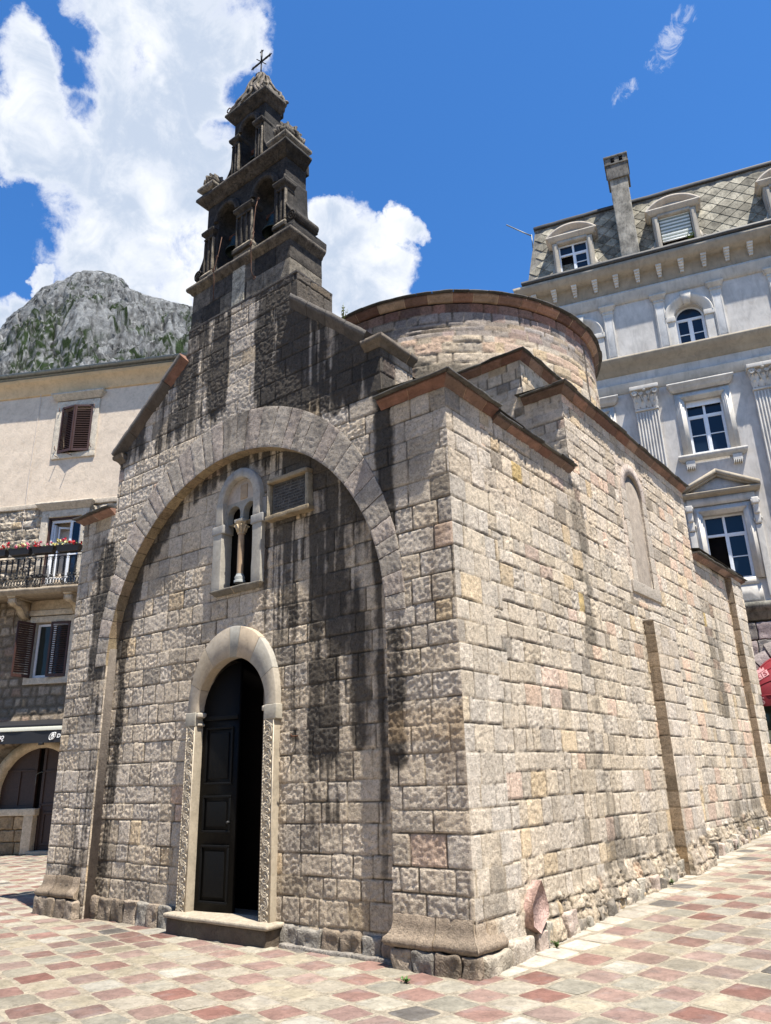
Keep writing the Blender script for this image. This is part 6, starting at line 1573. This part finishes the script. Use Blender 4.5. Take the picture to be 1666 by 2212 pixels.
# ground floor: arched shop with a stone sill wall and brown timber front
mb = MB(); archivolt(mb, .04, 1.50, 1.19, 1.42, -.05, .02, (.46, .38, .27), a0=0, a1=math.pi, n=30, jit=.006, prof=[(0, .3), (0, -.05), (1, -.05), (1, .02)])
for s_ in (-1, 1): a, b = sorted((.04+s_*1.19, .04+s_*1.42)); mb.rbox(a, b, -.05, .3, 0, 1.5, (.46, .38, .27), r=.01, jit=.006)
mb.rbox(-1.3, .10, -.10, .25, .96, 1.14, (.52, .44, .32), r=.02, jit=.008, res=.1); mb.rbox(-.22, .06, -.09, .25, .02, .97, (.50, .41, .29), r=.015, jit=.008, res=.1); mb.rbox(.0, 1.3, -.12, .3, -.02, .10, (.34, .29, .22), r=.02, jit=.008)
mb.build('arch_surround', M_dress, hs)
mb = MB(); rng = np.random.default_rng(4)
for z0_, z1_ in ((0, .32), (.32, .62), (.62, .96)):
    x = -1.3
    while x < -.25: w = rng.uniform(.25, .45); e = min(-.22, x+w); mb.rbox(x+.01, e-.01, -.05, .2, z0_+.01, z1_-.01, np.array((.33, .24, .14))*rng.uniform(.6, 1.2), r=.03, jit=.014, res=.05); x = e
mb.build('sill_wall', M_rubble, hs)
BRN = simple('dark_brown_timber', (.035, .018, .013), .6, 0, .3, 20, .002)
mb = MB()
mb.box(-1.14, -.10, .14, .20, 1.14, 2.7); mb.box(.06, 1.22, .14, .20, .1, 2.7)
for a, b, c, dd in ((-1.14, -.1, 1.14, 1.22), (-1.14, -.10, 2.08, 2.13), (-.18, -.10, 1.2, 2.7), (.06, .14, .1, 2.7), (.06, 1.2, 2.05, 2.1), (.06, 1.2, 1.20, 1.26), (.2, .26, .25, 1.0), (.55, .61, .25, 1.0), (.2, .6, .22, .28), (.2, .6, .98, 1.04), (-.62, -.58, 1.2, 2.08)): mb.rbox(a, b, .11, .16, c, dd, r=.008, jit=0, maxn=2)
o = mb.build('shop_shutters', BRN, hs, smooth=False)
mb = MB(); mb.box(-.10, .06, .2, .3, 1.0, 2.75); mb.build('dark_gap', M_void, hs)
mb = MB(); mb.tube(jitter(np.array([(-.12, .09, 1.98), (-.02, .03, 2.02), (.05, .06, 2.05), (.10, .08, 2.04)]), .01, 20), .008, 5); mb.tube(jitter(np.array([(-.08, .07, 1.98), (-.09, .05, 1.9), (-.08, .06, 1.8), (-.09, .06, 1.72)]), .01, 30), .007, 5); mb.build('lock_chain', M_gutter, hs)
v = MB(); v.box(-1.3, 1.3, .3, .35, 0, 2.8); v.build('dark_room', M_void, hs)
# black shop awning
aw = thing('black_awning', 'black folding shop awning with a white cassette bar on the stone house', 'awning', (-16.8, 5.0, 0), R(28))
AN = -1.0
mb = MB(); mb.rbox(-3.4, 2.6, AN-.02, AN+.05, 3.06, 3.12+.04, (1, 1, 1), r=.01, res=.5, jit=0); mb.build('cassette_bar', simple('pale_awning_bar', (.62, .62, .52), .5, 0, .05), aw)
mb = MB(); mb.rbox(-3.4, 2.6, AN-.015, AN+.12, 3.165, 3.22, r=.01, res=.5, jit=0); mb.add([(-3.4, AN+.0, 3.21), (2.6, AN+.0, 3.21), (2.6, -.05, 3.42), (-3.4, -.05, 3.42)], np.array([0, 1, 2, 3]))
G = np.array([[(x, AN+.012*math.sin(x*7+z), z) for z in np.linspace(2.75, 3.07, 6)] for x in np.linspace(-3.4, 2.6, 80)]); mb.grid(G, (0, 0, 0), flip=True); mb.build('canopy', M_awnblk, aw)
ly = AN-.02
text_obj('awning_lettering', 'GO', .125, (-.545, ly, 2.875), (R(90), 0, 0), M_white, aw, shear=.3, bold=.005, depth=.003)
text_obj('awning_small_lettering', 'ES', .05, (-.475, ly, 2.825), (R(90), 0, 0), M_white, aw, shear=.3, bold=.002, depth=.003)
text_obj('awning_small_lettering', '---', .05, (-.56, ly, 2.825), (R(90), 0, 0), M_orange, aw, bold=.002, depth=.003)
lg = MB()
def logo_ring(x, z, rx, rz, sh, r):
    lg.tube([(x+rx*math.cos(t)+sh*rz*math.sin(t), ly-.002, z+rz*math.sin(t)) for t in np.linspace(0, 2*math.pi, 30)], r, 5)
logo_ring(.935, 2.905, .06, .085, .35, .011); logo_ring(.985, 2.915, .055, .085, .35, .009); 
for dx in (-.012, .018): lg.tube([(.945+dx, ly-.004, 2.85), (.97+dx, ly-.004, 2.965)], .008, 5)
logo_ring(1.055, 2.985, .010, .010, 0, .003)
lg.build('awning_logo', M_white, aw)
text_obj('awning_lettering', 'D', .13, (1.13, ly, 2.87), (R(90), 0, 0), M_white, aw, shear=.2, bold=.005, depth=.003)
mb = MB(); mb.tube([(.62, AN+.05, 2.95), (.62, AN+.05, 2.74)], .012, 6); mb.rbox(.56, .68, AN+.0, AN+.09, 2.70, 2.76, r=.01, jit=.004); mb.build('crank_eye', M_iron, aw)
# cables on the facade
mb = MB(); p = [(-1.50, -.04, z) for z in np.linspace(14.1, 13.6, 3)]+[(-1.505+.01*math.sin(z), -.03, z) for z in np.linspace(13.4, 8.5, 16)]; mb.tube(jitter(np.array(p), .008, 1.5), .009, 5)
c_ = mb.build('facade_cable', M_cable, None); c_.location = (-16.8, 5.0, 0); c_.rotation_euler = (0, 0, R(28)); tag(c_, 'thin pale cable running down the cream facade left of the shutters', 'cable')
mb = MB(); mb.tube(jitter(np.array([(-1.35, -.03, 6.7), (-1.34, -.05, 6.2), (-1.28, -.05, 5.9), (-1.1, -.04, 5.85), (-.95, -.03, 5.9)]), .012, 4), .007, 5)
c_ = mb.build('facade_cable', M_rust, None); c_.location = (-16.8, 5.0, 0); c_.rotation_euler = (0, 0, R(28)); tag(c_, 'short dark wire looping beside the lower shuttered window', 'cable')

# ================================================================== HOUSES CLOSING THE SQUARE BEHIND THE PHOTOGRAPHER
def row_house(label, loc, rot, w, h, col, seed):
    t = thing('row_house', label, 'building', loc, rot, 'houses closing the square behind the camera')
    rng = np.random.default_rng(seed); n = int(w//2.6); fl = int(h//3.3)
    mb = MB()
    for k in range(fl):
        ops = [(-w/2+(i+.5)*w/n, .48, k*h/fl+.95, k*h/fl+2.45, False) for i in range(n)] if k else [(-w/2+(i+.5)*w/n, .8, .0, 2.2, True) for i in range(n)]
        arch_wall(mb, -w/2, w/2, k*h/fl, (k+1)*h/fl, ops, 0, .35, col, back=False)
    mb.box(-w/2, w/2, .34, 8, 0, h, col); mb.build('wall', M_plaster, t)
    mb = MB(); sweep(mb, [(-w/2, 3), (-w/2, 0), (w/2, 0), (w/2, 3)], [(0, 0), (.06, .05), (.1, .15), (.3, .22), (.3, .3), (0, .32)], h, [ST], blocks=False); mb.build('cornice', M_dress, t)
    mb = MB(); mb.add([(-w/2-.2, -.3, h+.3), (w/2+.2, -.3, h+.3), (w/2-1, 4, h+2.4), (-w/2+1, 4, h+2.4)], np.array([0, 1, 2, 3])); mb.add([(-w/2+1, 4, h+2.4), (w/2-1, 4, h+2.4), (w/2+.2, 8, h+.3), (-w/2-.2, 8, h+.3)], np.array([0, 1, 2, 3])); mb.build('roof', M_tile, t)
    for k in range(fl):
        for i in range(n):
            x = -w/2+(i+.5)*w/n; z = k*h/fl
            if k:
                f = sframe(x-.48, x+.48, z+.95, z+2.45, w=.14, hood=False).build('window_surround', M_dress, t)
                shutter(f, (x-.49, -.05), z+.95, z+2.43, .48, -168, 1); shutter(f, (x+.49, -.05), z+.95, z+2.43, .48, 168, -1)
                g = MB(); g.add([(x-.48, .15, z+.95), (x+.48, .15, z+.95), (x+.48, .15, z+2.45), (x-.48, .15, z+2.45)], np.array([0, 1, 2, 3])); g.build('pane', M_glass, f, smooth=False)
            else:
                g = MB(); g.box(x-.8, x+.8, .2, .25, 0, 3.0); g.build('door', BRN, t, smooth=False)
row_house('cream shuttered house facing the church front, behind the camera', (0, -15.5, 0), R(180), 22, 12.5, (.50, .42, .32), 1)
row_house('pale house across the lane, to the right of the camera', (15.5, -2, 0), R(-90), 18, 11.5, (.48, .42, .34), 2)

for k, (x, y, n_, h_) in enumerate([(.16, 1.15, 9, .07), (.14, 4.6, 7, .06), (.12, 7.9, 8, .08)]):
    sprig('weed', ['small weed in the gap beside the pink stone at the foot of the side wall', 'small weed at the foot of the side wall just before the tall pilaster strip', 'small weed at the foot of the side wall beyond the tall pilaster strip'][k], 'plant', (x, y, float(gz(x, y))), n_, h_, (.07, .14, .03), .06, 20+k, .03)
